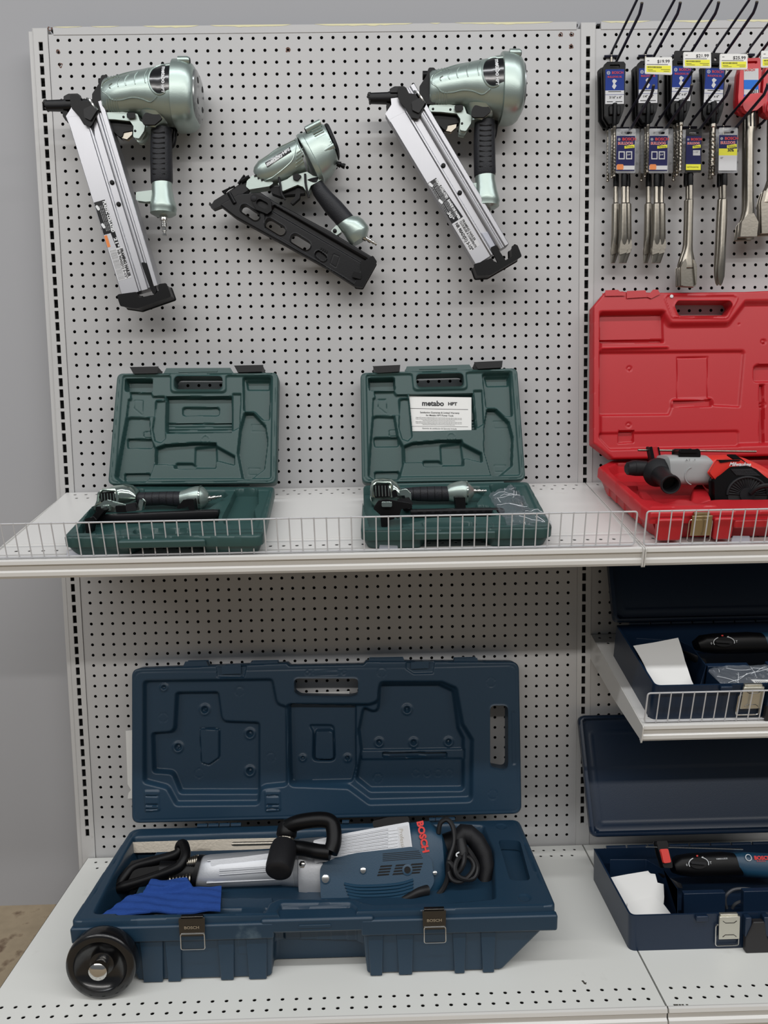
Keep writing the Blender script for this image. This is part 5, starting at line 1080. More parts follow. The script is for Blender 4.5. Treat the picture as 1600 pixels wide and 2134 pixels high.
c_flat(273, -.062, 'front chisel on the first lower hook, half-ground spoon tip', style='a')
c_flat(262, -.036, 'rear chisel on the first lower hook, tip peeking out on the left', front=False, dxr=-46)
c_flat(306, -.040, 'second chisel on the first lower hook, tip peeking out on the right', front=False, dxr=-8)
c_flat(507, -.062, 'front chisel on the second lower hook, spoon tip facing forward', style='a')
c_flat(496, -.036, 'rear chisel on the second lower hook, tip peeking out on the left', front=False, dxr=-46)
c_flat(540, -.040, 'second chisel on the second lower hook, tip peeking out on the right', front=False, dxr=2)
wide = [(735, 770, 1330, 0), (735, 770, 1432, 0), (725, 772, 1438, 0), (722, 768, 1600, 0), (716, 766, 1760, 0), (708, 768, 1800, .0075), (690, 778, 1850, .0075), (676, 787, 1900, .0085), (674, 787, 1925, .0085)]
bl = [([(690, 1905), (787, 1895), (787, 2040), (780, 2058), (676, 2052), (674, 1925)], -.0085, .0045), ([(674, 1925), (690, 1880), (706, 1866), (712, 1900), (696, 2050), (676, 2052)], -.0, .0095), ([(787, 1925), (775, 1880), (762, 1866), (760, 1900), (775, 2050), (785, 2040)], -.0, .0095)]
chisel(700, (710, 935, 822, 1245), co(750, 1235, 1330), wide, bl, -.062, 'spade chisel with a dished square blade, front on the third lower hook', 'dark', 2)
chisel(700, (700, 940, 812, 1250), co(742, 1238, 1335), wide, bl, -.038, 'spade chisel hidden behind the front one on the third lower hook', 'a', 2, False, -18)
pt = [(975, 1008, 1330, 0), (977, 1008, 1426, 0), (968, 1014, 1433, 0), (958, 1012, 1600, 0), (952, 1004, 1750, 0), (946, 1002, 1850, 0), (942, 1000, 1920, .006), (944, 996, 1985, .004), (952, 982, 2030, .002), (960, 972, 2048, .0008)]
chisel(950, (945, 925, 1080, 1250), co(995, 1230, 1330), pt, [], -.062, 'pointed chisel on the fourth lower hook with a yellow and white card', 'white', 3)
chisel(950, (935, 935, 1068, 1255), co(985, 1238, 1340), pt, [], -.038, 'pointed chisel behind the front one on the fourth lower hook', 'a', 3, False, -22)
# big chisels in red clips
def big_chisel(dx, y, label, wideb=False, front=True, dy=0):
    F = wall_frame(y); Q = lambda *p: [F.P(*C4(a+dx, c+dy)) for a, c in p]
    a, c = Q((1160, 1700))[0]; t = empty('large_chisel', label, 'chisel', F.W(a, c, 0), 'large chisels in red clips')
    b = MB(); b.prism(F, rnd(Q((1128, 425), (1245, 420), (1255, 520), (1240, 700), (1235, 760), (1200, 800), (1125, 805), (1092, 780), (1088, 700), (1100, 520)), .004), -.006, .004, [rnd(Q((1150, 445), (1225, 443), (1225, 462), (1150, 464)), .002)]); cp = b.build('red_clip', M['redclip'], t, bevel=.0015)
    b = MB(); b.prism(F, rnd(Q((1125, 715), (1240, 700), (1238, 765), (1195, 800), (1130, 812), (1115, 780)), .006), .004, .016); b.build('clip_jaw', M['redclip'], cp, bevel=.004)
    if front:
        b = MB(); b.prism(F, Q((1128, 500), (1232, 498), (1232, 580), (1128, 580)), .004, .0046); lp = b.build('printed_label', M['lightprint'], cp)
        b = MB(); b.prism(F, Q((1128, 580), (1232, 580), (1232, 712), (1128, 712)), .004, .0046); lb_ = b.build('blue_label', M['brightblue'], cp)
        b = MB(); b.prism(F, Q((1128, 648), (1232, 650), (1232, 690), (1128, 686)), .0046, .0049); b.build('white_field', M['lightprint'], lb_)
        p = Q((1170, 667))[0]; text(F, '8011', *p, .012, M['ink'], lb_, h=.0052, bold=.0003, sx=.9); p = Q((1132, 510))[0]; text(F, 'BOSCH', *p, .007, M['redink'], lp, h=.0049, bold=.0002)
    if not wideb:
        S = [(1148, 1218, 770), (1148, 1216, 920), (1146, 1205, 960), (1146, 1203, 1100), (1145, 1202, 1440), (1142, 1206, 1500), (1128, 1210, 1560), (1110, 1220, 1600)]
        b = MB(); b.loft(F, [tuple(Q((l, yy), (r, yy)))+((.009 if yy < 1550 else .008),) for l, r, yy in S], 20, 2.2)
        b.prism(F, Q((1110, 1600), (1150, 1545), (1190, 1540), (1222, 1600), (1212, 1700), (1098, 1702)), -.006, .009); b.build('steel_shank', M['chisel'], t, ang=30, bevel=.0008)
        b = MB()
        for x in (1165, 1192): b.prism(F, Q((x, 790), (x+9, 790), (x+9, 915), (x, 915)), .0078, .0098)
        b.split('spline_groove', M['black'], t)
    else:
        S = [(1150, 1205, 770), (1148, 1200, 900), (1146, 1200, 1250), (1130, 1200, 1300), (1100, 1200, 1360), (1082, 1210, 1430)]
        b = MB(); b.loft(F, [tuple(Q((l, yy), (r, yy)))+(.008,) for l, r, yy in S], 20, 2.4)
        b.prism(F, Q((1080, 1430), (1100, 1350), (1240, 1350), (1260, 1430), (1260, 1640), (1085, 1648)), -.004, .006); b.build('steel_shank', M['chisel'], t, ang=30, bevel=.001)
    return t
big_chisel(0, -.070, 'large flat chisel in a red clip with a bright blue label')
big_chisel(-22, -.040, 'large flat chisel directly behind the blue-labelled one', front=False, dy=22)
big_chisel(172, -.070, 'wide-bladed chisel in a red clip, cut by the right edge', wideb=True, dy=28)
big_chisel(155, -.040, 'wide-bladed chisel behind the one at the right edge', wideb=True, front=False, dy=42)
# ------------------------------------------------------------------ tools lying in the cases
M['polished'] = mat('polished_green_cast', (176, 190, 182), .16, metal=.95, coat=.4, bump=.15, bscale=60)
M['bag'] = mat('crumpled_clear_plastic', (150, 156, 164), .07, alpha=.2, bump=.8, bscale=70, coat=.6)
M['glint'] = mat('painted_fold_glint', (235, 238, 242), .15, alpha=.75)  # pale colour paints the light caught on the bag folds
M['cloth'] = mat('blue_microfibre_cloth', (44, 76, 146), .9, bump=.9, bscale=900, var=.12, vscale=200, spec=.1)
M['silver'] = mat('silver_cast_housing', (192, 194, 198), .42, metal=.6, bump=.1, bscale=300)
M['bluetool'] = mat('blue_tool_plastic', (22, 60, 84), .42, bump=.12, bscale=600)
M['cable'] = mat('black_cable', (26, 26, 28), .5, spec=.35); M['redtool'] = mat('red_tool_plastic', (212, 48, 38), .4); M['greytool'] = mat('grey_gearbox_paint', (158, 160, 160), .38)
M['greycable'] = mat('grey_cable', (66, 68, 72), .5)
def compact_nailer(fr, k, grip, end, fit0, fit1, head, mag, label, vent, lug, nose, loc):
    F = wall_frame(-.20); c = F.crop(*fr, k); Fm = wall_frame(-.272); cm = Fm.crop(*fr, k)
    t = empty('compact_nailer', label, 'nail gun', loc, 'compact nailers in the green cases')
    def lf(rows, name, m, d, fn=c, FR=F, e=2.2, par=None, seg=28):
        b = MB(); b.loft(FR, [(fn(x, y0), fn(x, y1), (abs(fn(x, y0)[1]-fn(x, y1)[1])/2*d if d < 5 else d/1000)) for x, y0, y1 in rows], seg, e); return b.build(name, m, par or t, ang=35)
    h = lf(head, 'head_housing', M['polished'], 24, e=2.3)
    g = lf(grip, 'rubber_grip', M['grip'], 1.0); e_ = lf(end, 'grip_end', M['seafoam'], 1.0)
    x = end[len(end)//2]; b = MB(); a0 = c(x[0], x[1]-3); a1 = c(x[0], x[2]+3); a2 = c(x[0]+14, x[1]-3)
    b.lathe(F.W(a0[0], (a0[1]+a1[1])/2, 0), (1, 0, 0), [(0, (a0[1]-a1[1])/2), (.004, (a0[1]-a1[1])/2)], 28); b.build('end_ring', M['polished'], e_, bevel=.0006)
    p = F.W(*c(*fit0), 0); q = F.W(*c(*fit1), 0); fitting(t, p, q-p, .82)
    for i in range(6):
        f = (i+1)/7; x = grip[0][0]*(1-f)+grip[-1][0]*f; y0 = np.interp(x, [r[0] for r in grip], [r[1] for r in grip]); y1 = np.interp(x, [r[0] for r in grip], [r[2] for r in grip]); a = c(x, (y0+y1)/2); r = abs(c(x, y0)[1]-c(x, y1)[1])/2
        b = MB(); b.tube([F.W(a[0], a[1]+r*math.sin(s), r*math.cos(s)) for s in np.linspace(-1.0, 1.3, 7)], .0011, 5); b.build('grip_ridge', M['rubber'], g)
    # vented exhaust on the head
    x0, x1, y0, y1 = vent; b = MB()
    zz = .0235; b.prism(F, rnd([c(x0, y0+8), c(x1-10, y0), c(x1, y1-10), c(x0+8, y1)], .003), zz-.008, zz+.001); v = b.build('exhaust_vent', M['black'], h, bevel=.001)
    for i in range(5):
        x = x0+(x1-x0)*(i+.5)/5; b = MB(); b.tube([F.W(*c(x, y0+10), zz+.0015), F.W(*c(x+4, y1-8), zz+.0015)], .0011, 5); b.build('vent_rib', M['polished'], v)
    b = MB(); b.tube([F.W(*c(a, d), zz) for a, d in [(x0-14, y1), (x0-8, y0+10), (x0+20, y0-12), (x1, y0-12), (x1+14, y0+10), (x1+16, y1)]], .003, 8); b.build('head_rim', M['polished'], h)
    # magazine, link and trigger
    m_ = lf(mag, 'magazine', M['magblack'], 11, cm, Fm, 5, seg=20)
    for i in range(9 if 'booklet' in label else 0):
        f = .1+i*.09; x = mag[0][0]*(1-f)+mag[-1][0]*f; y = np.interp(x, [r[0] for r in mag], [(r[1]+r[2])/2-4 for r in mag]); b = MB(); a = cm(x, y); b.prism(Fm, capsule((a[0]-.004, a[1]), (a[0]+.004, a[1]), .0016, 4), .0105, .0116); b.build('magazine_slot', M['black'], m_)
    for q_ in lug:
        b = MB(); yl = -.29 if max(p[1] for p in q_) > 1108 and q_[0][0] < 300 else -.245; b.prism(wall_frame(yl), rnd([wall_frame(yl).crop(*fr, k)(*s) for s in q_], .001), -.014, .012); b.build('link_bracket', M['black'], t, bevel=.001)
    for q_, mm, d0, d1 in nose:
        G = wall_frame(-.32 if min(p[1] for p in q_) > 1040 else -.255); gc = G.crop(*fr, k); b = MB(); b.prism(G, rnd([gc(*s) for s in q_], .0015), d0, d1); b.build('nose_piece', M[mm], t, bevel=.0012)
    return t
g1 = compact_nailer((110, 740), 3.137, [(520, 905, 972), (560, 898, 985), (620, 895, 985), (720, 892, 980), (800, 890, 990), (845, 892, 990)],
    [(832, 893, 988), (865, 880, 992), (900, 866, 1000), (930, 858, 1008), (960, 856, 1010), (980, 862, 1000), (1000, 880, 985), (1018, 905, 965)], (1012, 938), (1135, 918),
    [(296, 975, 1012), (312, 915, 1015), (345, 878, 1012), (400, 852, 1005), (470, 842, 995), (520, 852, 985), (548, 875, 968), (562, 900, 955)],
    [(268, 1046, 1092), (400, 1036, 1088), (700, 1022, 1084), (850, 1016, 1080), (1050, 1008, 1068), (1086, 1010, 1056)],
    'compact nailer in the left green case, its black magazine without holes', (335, 432, 888, 955),
    [[(865, 945), (925, 940), (935, 1012), (905, 1015), (895, 985), (828, 1000), (822, 992)], [(250, 1080), (290, 1030), (320, 1000), (350, 1010), (270, 1110)]],
    [([(300, 985), (345, 950), (480, 985), (560, 1005), (575, 940), (595, 960), (585, 1012), (400, 1022), (300, 1030)], 'polished', -.012, .006), ([(495, 975), (545, 965), (560, 1010), (500, 1015)], 'rubber', .0, .016), ([(425, 985), (495, 985), (495, 1020), (430, 1022)], 'black', -.004, .012), ([(228, 1070), (255, 1060), (275, 1080), (262, 1150), (235, 1160)], 'black', -.008, .012), ([(300, 990), (370, 1000), (368, 1018), (300, 1012)], 'black', .006, .014), ([(335, 985), (372, 980), (378, 1018), (345, 1020)], 'polished', .006, .016)], (.30, -.25, 1.01))
g2 = compact_nailer((720, 740), 3.478, [(385, 972, 1040), (440, 962, 1048), (520, 954, 1058), (640, 950, 1062), (745, 950, 1060)],
    [(728, 955, 1050), (760, 930, 1062), (800, 918, 1070), (840, 910, 1078), (868, 912, 1078), (890, 925, 1062), (912, 945, 1040), (925, 958, 1022)], (915, 986), (1015, 984),
    [(178, 965, 1040), (188, 915, 1085), (215, 895, 1108), (270, 886, 1118), (330, 895, 1112), (370, 920, 1100), (395, 955, 1070), (405, 985, 1045)],
    [(470, 1118, 1168), (700, 1112, 1164), (1000, 1106, 1160), (1120, 1106, 1150), (1145, 1112, 1142)],
    'compact nailer in the green case with the booklet, holes along its magazine', (205, 320, 930, 1025),
    [[(790, 1030), (860, 1030), (862, 1108), (800, 1110)], [(400, 1060), (470, 1070), (480, 1120), (420, 1125)]],
    [([(240, 1060), (300, 1050), (470, 1080), (480, 1100), (400, 1110), (380, 1180), (330, 1150), (250, 1150), (205, 1110)], 'black', -.012, .008), ([(335, 985), (362, 970), (370, 1015), (340, 1020)], 'black', .02, .03), ([(390, 985), (440, 975), (470, 1005), (470, 1050), (440, 1055), (430, 1010), (400, 1010)], 'polished', -.01, .012), ([(375, 1045), (455, 1030), (480, 1070), (460, 1105), (400, 1090)], 'rubber', .004, .020), ([(255, 1150), (300, 1150), (302, 1235), (262, 1238)], 'black', -.008, .012), ([(265, 1065), (330, 1065), (330, 1090), (265, 1090)], 'polished', .008, .018), ([(300, 1160), (345, 1150), (350, 1180), (310, 1190)], 'black', .0, .01)], (.80, -.25, 1.01))
# warranty booklet
LF2 = G2['LF']; lc2 = LF2.crop(720, 740, 3.478); B_ = lambda *p: [lc2(*q, -.011) for q in p]
t = empty('warranty_booklet', 'white warranty booklet tucked into the lid of the green case', 'booklet', LF2.W(*B_((680, 545))[0], -.012))
b = MB(); q = B_((450, 298), (912, 306), (912, 545), (446, 552)); b.prism(LF2, q, -.0145, -.0115); bk = b.build('pages', M['paper'], t)
Hb = hom([(450, 298), (912, 306), (912, 545), (446, 552)], q); Fb = LF2; th = math.atan2(q[1][1]-q[0][1], q[1][0]-q[0][0]); W_ = q[1][0]-q[0][0]
def bt(s, x, y, size, m='ink', bold=0, sx=1, al='CENTER'): a, c = Hb(x, y); text(Fb, s, a, c, size*W_, M[m], bk, rot=th, h=-.0114, al=al, bold=bold, sx=sx)
bt('metabo', 553, 350, .115, bold=.0006, al='LEFT', sx=.98); bt('HPT', 742, 354, .07, bold=.0005, al='LEFT', sx=1.1)
bt('Satisfaction Guarantee & Limited Warranty', 682, 418, .037, bold=.0001, sx=.95); bt('for Metabo HPT Power Tools', 682, 438, .037, bold=.0001, sx=.95)
b = MB(); b.prism(Fb, [Hb(470, 385), Hb(888, 393), Hb(888, 396), Hb(470, 388)], -.0115, -.0112); b.build('header_rule', M['ink'], bk)
for i in range(6): bt('Metabo HPT guarantees professional quality power tools for the first thirty days after purchase, see terms', 675, 455+i*10, .0195, sx=.86 if i not in (2, 5) else .6)
b = MB(); b.prism(Fb, [Hb(470, 515), Hb(888, 519), Hb(888, 521), Hb(470, 517)], -.0115, -.0112); b.build('footer_rule', M['ink'], bk); bt('Garantie de satisfaction & Garantía limitada', 680, 533, .034, sx=.9)
# crumpled bags
def noisebag(F, poly, res, h0, amp, name, label, seed=1, m='bag', grp='clear plastic bags with loose parts'):
    rs = np.random.RandomState(seed); W = [(rs.uniform(-1, 1, 2)*f, rs.uniform(0, 6.28), a) for f, a in ((60, .5), (110, .45), (170, .35), (260, .25), (400, .15), (90, .4), (230, .2))]
    def hf(X, Y):
        H = h0+0*X; n = 0*X
        for v, ph, a in W: n = n+a*(1-2*np.abs(np.sin(X*v[0]+Y*v[1]+ph)))
        return H+amp*n*.6+amp*.9*sm(-sd(poly, X, Y)/.03)
    b = MB(); b.relief(F, poly, res, hf, .001)
    t = b.thing(name, M[m], label, 'plastic bag', grp, ang=22)
    P = np.array(poly); lo, hi = P.min(0), P.max(0); t['_o'] = [float(x) for x in t.location]
    for i in range(16):
        a = rs.uniform(lo[0], hi[0]); c = rs.uniform(lo[1], hi[1]); th = rs.uniform(-.5, .5)+(math.pi*.5 if i % 3 == 0 else 0); L = rs.uniform(.015, .05)
        xs = a+np.cos(th)*np.linspace(-L, L, 9); ys = c+np.sin(th)*np.linspace(-L, L, 9)*.8+.003*np.sin(np.linspace(0, 5, 9)+i); ok = sd(poly, xs, ys) < -.003
        if ok.sum() < 4: continue
        xs, ys = xs[ok], ys[ok]; hh = hf(xs, ys); b = MB(); b.tube([F.W(x, y, z+.0005) for x, y, z in zip(xs, ys, hh)], .0006, 5); b.build('bag_fold_glint', M['glint'], t)  # thin pale threads along the folds imitate glints of light
    return t
F5 = S1.up(.03); pb = [F5.P(720+x/3.478, 740+y/3.478, 0.012) for x, y in ((1035, 1010), (1075, 975), (1180, 938), (1240, 940), (1275, 1010), (1330, 1090), (1430, 1120), (1500, 1215), (1420, 1232), (1170, 1232), (1130, 1130), (1080, 1080))]
noisebag(F5, rnd(pb, .006), .0025, .012, .008, 'plastic_bag', 'crumpled clear plastic bag of accessories in the green case')
F5 = S1.up(.034)
for i in range(7):
    a, c = F5.P(720+(1210+i*22)/3.478, 740+(1050+i*9)/3.478, 0); b = MB(); b.box(F5, a-.0015, a+.0015, c-.012, c+.012, -.004, .0); b.thing('loose_nail', M['chrome'], 'bright metal strip seen inside the crumpled bag of the green case', 'nail', 'strips inside the plastic bag')
# --- demolition hammer in the big case
HF = Fr((0, -.285, .285), (1, 0, 0), (0, .5, .866)); ca = HF.crop(130, 1680, 2.909); cb = HF.crop(560, 1680, 2.581)
def hammer():
    t = empty('demolition_hammer', 'large blue and silver demolition hammer lying in the wheeled case', 'demolition hammer', (.6, -.29, .235))
    A = lambda *p: [ca(*q) for q in p]; B = lambda *p: [cb(*q) for q in p]
    def lf(name, m, rows, e=2.4, par=None, seg=32, bevel=0): b = MB(); b.loft(HF, [(p, q, d) for p, q, d in rows], seg, e); return b.build(name, m, par or t, ang=35, bevel=bevel)
    def pr_(name, m, pts, h0, h1, par=None, r=.002, bv=.0012, holes=()): b = MB(); b.prism(HF, rnd(pts, r), h0, h1, holes); return b.build(name, m, par or t, bevel=bv)
    fh = lf('front_housing', M['silver'], [(*A((866, 300), (822, 492)), .036), (*A((900, 292), (880, 494)), .044), (*A((960, 288), (950, 495)), .046), (*A((1330, 262), (1345, 480)), .047), (*A((1400, 262), (1415, 490)), .046)], 3.2)
    for p, q, hh in (((905, 330), (1300, 292), .0435), ((978, 388), (1310, 366), .0475), ((978, 412), (1310, 388), .0475), ((900, 460), (1310, 440), .042)):
        b = MB(); b.tube([HF.W(*ca(*p), hh), HF.W(*ca(*q), hh)], .002, 6); b.build('housing_rib', M['silver'], fh)
    pr_('housing_panel', M['silver'], A((925, 335), (1285, 288), (1290, 312), (930, 358)), .040, .0455, fh)
    lf('front_flange', M['black'], [(*A((845, 292), (795, 498)), .040), (*A((868, 294), (822, 498)), .040)], 3.2)
    # springs
    for (p, q, r) in (((748, 345), (832, 335), .0125), ((650, 448), (792, 442), .0135)):
        P0 = HF.W(*ca(*p), .012); P1 = HF.W(*ca(*q), .012); L = P1-P0; Ln = np.linalg.norm(L); u = L/Ln; v = np.cross(u, HF.n); w = np.cross(u, v); n = 7; pts = []
        for k in range(n*10+1): s = k/(n*10); th = 2*math.pi*n*s; rr = r*(.55+.45*s); pts.append(P0+L*s+(v*math.cos(th)+w*math.sin(th))*rr)
        b = MB(); b.tube(pts, .0023, 6); b.build('coil_spring', M['steel'], t); b = MB(); b.tube([P0, P1], r*.45, 10); b.build('spring_rod', M['black'], t)
    # tool holder bow
    b = MB(); b.tube(spl([HF.W(*ca(x, y), h) for x, y, h in ((330, 500, .0), (520, 445, .01), (690, 385, .02), (735, 350, .02), (755, 290, .012), (735, 235, .0), (705, 240, -.01), (690, 290, -.01), (560, 330, -.015), (420, 370, -.02), (350, 450, -.01), (320, 490, -.0))], 5), .0105, 10); b.build('holder_bow', M['black'], t)
    pr_('holder_body', M['black'], A((300, 512), (345, 435), (410, 335), (560, 300), (690, 270), (720, 330), (690, 380), (520, 440), (400, 512)), -.045, -.012, bv=.004)
    lf('holder_neck', M['black'], [(*A((600, 330), (600, 470)), .02), (*A((820, 330), (800, 480)), .022)])
    # collar
    lf('middle_collar', M['silver'], [(*B((70, 190), (75, 430)), .045), (*B((165, 180), (165, 440)), .046), (*B((168, 175), (172, 495)), .049), (*B((205, 172), (212, 506)), .050), (*B((215, 172), (222, 506)), .048), (*B((300, 165), (305, 508)), .050)], 2.8)
    for x, y in ((192, 312),):
        b = MB(); a, c = cb(x, y); b.lathe(HF.W(a, c, .045), HF.n, [(0, .007), (.006, .007), (.007, .005)], 6); b.build('collar_bolt', M['chrome'], t)
    # motor housing
    m = lf('motor_housing', M['bluetool'], [(*B((296, 175), (300, 505)), .050), (*B((400, 150), (400, 528)), .054), (*B((550, 128), (520, 548)), .056), (*B((700, 105), (700, 555)), .056), (*B((770, 88), (800, 548)), .055), (*B((860, 80), (890, 505)), .052), (*B((920, 130), (945, 450)), .046), (*B((955, 220), (962, 350)), .030)], 3.4, seg=48)
    fp = pr_('finned_cover', M['silver'], B((255, 190), (395, 158), (745, 95), (762, 228), (430, 262), (330, 292), (262, 300)), .034, .0565, m, bv=.002)
    for i in range(7):
        y0 = 178+i*14; b = MB(); b.tube([HF.W(*cb(400-i*10, y0-4+i*3), .0567), HF.W(*cb(640, y0-48+i*4), .0567)], .0018, 6); b.build('cooling_fin', M['silver'], fp)
        b = MB(); b.prism(HF, B((640, y0-52+i*4), (690, y0-46+i*3), (640, y0-40+i*4)), .0565, .0582); b.build('fin_tip', M['silver'], fp)
    pr_('name_plate', M['lightprint'], B((690, 118), (742, 108), (756, 222), (700, 230)), .0565, .0575, fp, .0008, 0)
    a, c = cb(706, 125); text(HF, 'Professional', a, c, .011, M['steel'], fp, rot=-1.49, h=.0577); 
    a, c = cb(803, 86); text(HF, 'BOSCH', a, c, .0185, M['redink'], m, rot=-1.40, h=.0545, bold=.0009, sx=1.0, ext=.0012)
    pr_('power_cover', M['black'], B((562, 88), (640, 68), (745, 64), (750, 92), (566, 112)), .0, .036, m, bv=.003)
    g = pr_('lower_cover', M['bluetool'], B((302, 325), (370, 296), (480, 270), (765, 238), (850, 290), (862, 400), (800, 505), (480, 530), (308, 498)), .045, .0585, m, .014, .008)
    for i in range(5): pr_('vent_slot', M['black'], B((612, 256+i*9), (800+i*5, 240+i*9), (800+i*5, 243+i*9), (612, 259+i*9)), .0585, .0592, g, 0, 0)
    for i in range(4):
        for j in range(3):
            x0 = 590+j*80-i*5; pr_('vent_slot', M['black'], B((x0+12, 318+i*15-j*5), (x0+72, 314+i*15-j*5), (x0+68, 322+i*15-j*5), (x0+6, 327+i*15-j*5)), .0585, .0595, g, .0008, 0)
    b = MB(); a, c = cb(740, 340); b.lathe(HF.W(a, c, .058), HF.n, [(0, .0105), (.0025, .0105), (.003, .0075)], 20); b.build('vent_boss', M['bluetool'], g); b = MB(); b.lathe(HF.W(a, c, .0605), HF.n, [(0, .0065), (.001, .0065)], 16); b.build('screw_well', M['black'], g)
    for i in range(8):
        y = 418+i*17; b = MB(); b.tube(spl([HF.W(*cb(x, yy), hh) for x, yy, hh in ((412+i*6, y-6, .0588), (480+i*6, y+6, .059), (600+i*4, y+4, .059), (700, y-6, .059), (770, y-26, .0585))], 4), .0030, 8); b.build('motor_fin', M['bluetool'], g)
    for x, y, r in ((315, 387, .0075), (510, 343, .0055), (883, 356, .004)):
        b = MB(); a, c = cb(x, y); b.lathe(HF.W(a, c, .054), HF.n, [(0, r*1.35), (.006, r*1.3), (.0065, r)], 18); s_ = b.build('screw_boss', M['bluetool'], m); b = MB(); b.lathe(HF.W(a, c, .060), HF.n, [(0, r), (.0015, r), (.002, r*.5)], 14); b.build('screw_head', M['chrome'], m)
    pr_('red_button', M['redtool'], B((934, 245), (948, 248), (950, 295), (942, 300)), .02, .034, m)
    # rear handle
    lf('rear_mount', M['black'], [(*B((930, 150), (950, 440)), .03), (*B((985, 130), (1000, 470)), .026), (*B((1030, 110), (1040, 300)), .02)])
    rows = [((975, 150), (1010, 250)), ((1030, 95), (1060, 200)), ((1090, 100), (1075, 215)), ((1150, 150), (1095, 250)), ((1195, 230), (1115, 290)), ((1212, 320), (1120, 340)), ((1205, 410), (1115, 395)), ((1170, 470), (1080, 415)), ((1110, 510), (1050, 440)), ((1040, 515), (1010, 450))]
    lf('rear_handle', M['rubber'], [(*B(p, q), .024) for p, q in rows], 2.2)
    # auxiliary handle with its clamp
    b = MB(); b.tube(spl([HF.W(*cb(x, y), h) for x, y, h in ((120, 120, .075), (185, 95, .085), (290, 82, .088), (345, 95, .088), (362, 140, .09), (362, 200, .095), (345, 250, .1))], 5), [.0155]*31 if False else .0155, 14); ah = b.build('side_handle', M['black'], t)
    b = MB(); b.tube(spl([HF.W(*cb(x, y), h) for x, y, h in ((130, 225, .075), (200, 230, .08), (280, 245, .095), (345, 252, .1))], 5), .0145, 14); b.build('side_handle_arm', M['black'], t)
    d = HF.W(*cb(95, 330), .085)-HF.W(*cb(118, 130), .07); p = HF.W(*cb(120, 120), .07)
    b = MB(); b.lathe(p-d*.08, d, [(0, .019), (.012, .0205), (.022, .0205), (.026, .0175)], 24); b.build('clamp_ring', M['black'], t)
    b = MB(); b.lathe(p, d, [(.015, .0165), (.024, .0165), (.0245, .018), (.0275, .018), (.028, .0165), (.034, .0165), (.0345, .0175), (.0365, .0175), (.037, .016), (.045, .016)], 24, (12, .06)); b.build('knurled_collar', M['steel'], t)
    a, c = cb(93, 300); p = HF.W(*cb(110, 200), .08); d = HF.W(*cb(90, 350), .125)-p
    b = MB(); Ln = np.linalg.norm(d); b.lathe(p, d, [(0, .017), (.006, .0245), (.02, .027), (Ln*.8, .027), (Ln*.95, .0255), (Ln*1.0, .0215), (Ln*1.01, .014)], 32); b.build('clamp_knob', M['rubber'], t)
    # power cable
    b = MB(); b.tube(spl([HF.W(*cb(x, y), h) for x, y, h in ((845, 445, .055), (800, 455, .062), (740, 485, .06), (650, 520, .05), (600, 545, .035))], 5), [.0105-.0045*min(1, i/14) for i in range(21)], 10); b.build('cable_boot', M['cable'], t)
    pts = [(905, 150, .04), (915, 95, .045), (950, 78, .048), (980, 120, .05), (985, 200, .052), (955, 300, .056), (965, 380, .06), (1010, 400, .062), (1060, 370, .064), (1085, 320, .06), (1060, 275, .06), (1010, 275, .064), (985, 330, .068), (1010, 380, .068), (1080, 385, .06), (1105, 330, .056), (1080, 270, .058), (1040, 225, .06), (1030, 300, .072), (1000, 350, .066), (955, 300, .064), (950, 380, .055), (920, 450, .05), (860, 500, .05), (790, 538, .04)]
    b = MB(); b.tube(spl([HF.W(*cb(x, y), h) for x, y, h in pts], 6), .0052, 8); b.build('power_cable', M['cable'], t)
    b = MB(); b.lathe(HF.W(*cb(1018, 180), .055), HF.W(*cb(1030, 260), .06)-HF.W(*cb(1018, 180), .055), [(0, .009), (.02, .012), (.032, .011)], 14); b.build('cable_plug', M['cable'], t)
    b = MB(); b.tube([HF.W(*cb(1018+26*math.cos(a), 262+14*math.sin(a)), .066) for a in np.linspace(0, 2*math.pi, 14)][:-1], .0016, 6, closed=True); b.build('cable_tie', M['white'], t)
    return t
hammer()
# spare chisel in the same case
CF = Fr((0, -.165, .272), (1, 0, 0), (0, .5, .866)); cc = CF.crop(130, 1680, 2.909)
t = empty('hammer_chisel', 'long bare steel chisel bar at the back of the wheeled case', 'chisel', CF.W(*cc(800, 260), -.015))
b = MB(); b.prism(CF, [cc(420, 228), cc(1010, 208), cc(1335, 200), cc(1335, 245), cc(1010, 262), cc(420, 275)], -.007, .007); cbar = b.build('chisel_bar', M['chisel2'] if 'chisel2' in M else M['chisel'], t, bevel=.003)
b = MB(); b.loft(CF, [(cc(985, 236), cc(985, 240), .001), (cc(1040, 210), cc(1040, 250), .009), (cc(1340, 205), cc(1340, 242), .009), (cc(1560, 185), cc(1560, 225), .008)], 16, 2.2); b.build('chisel_shank', M['chisel'], t)
b = MB(); b.loft(CF, [(cc(1180, 268), cc(1180, 288), .004), (cc(860, 272), cc(860, 292), .005)], 8); b.build('side_flat', M['steel'], t)
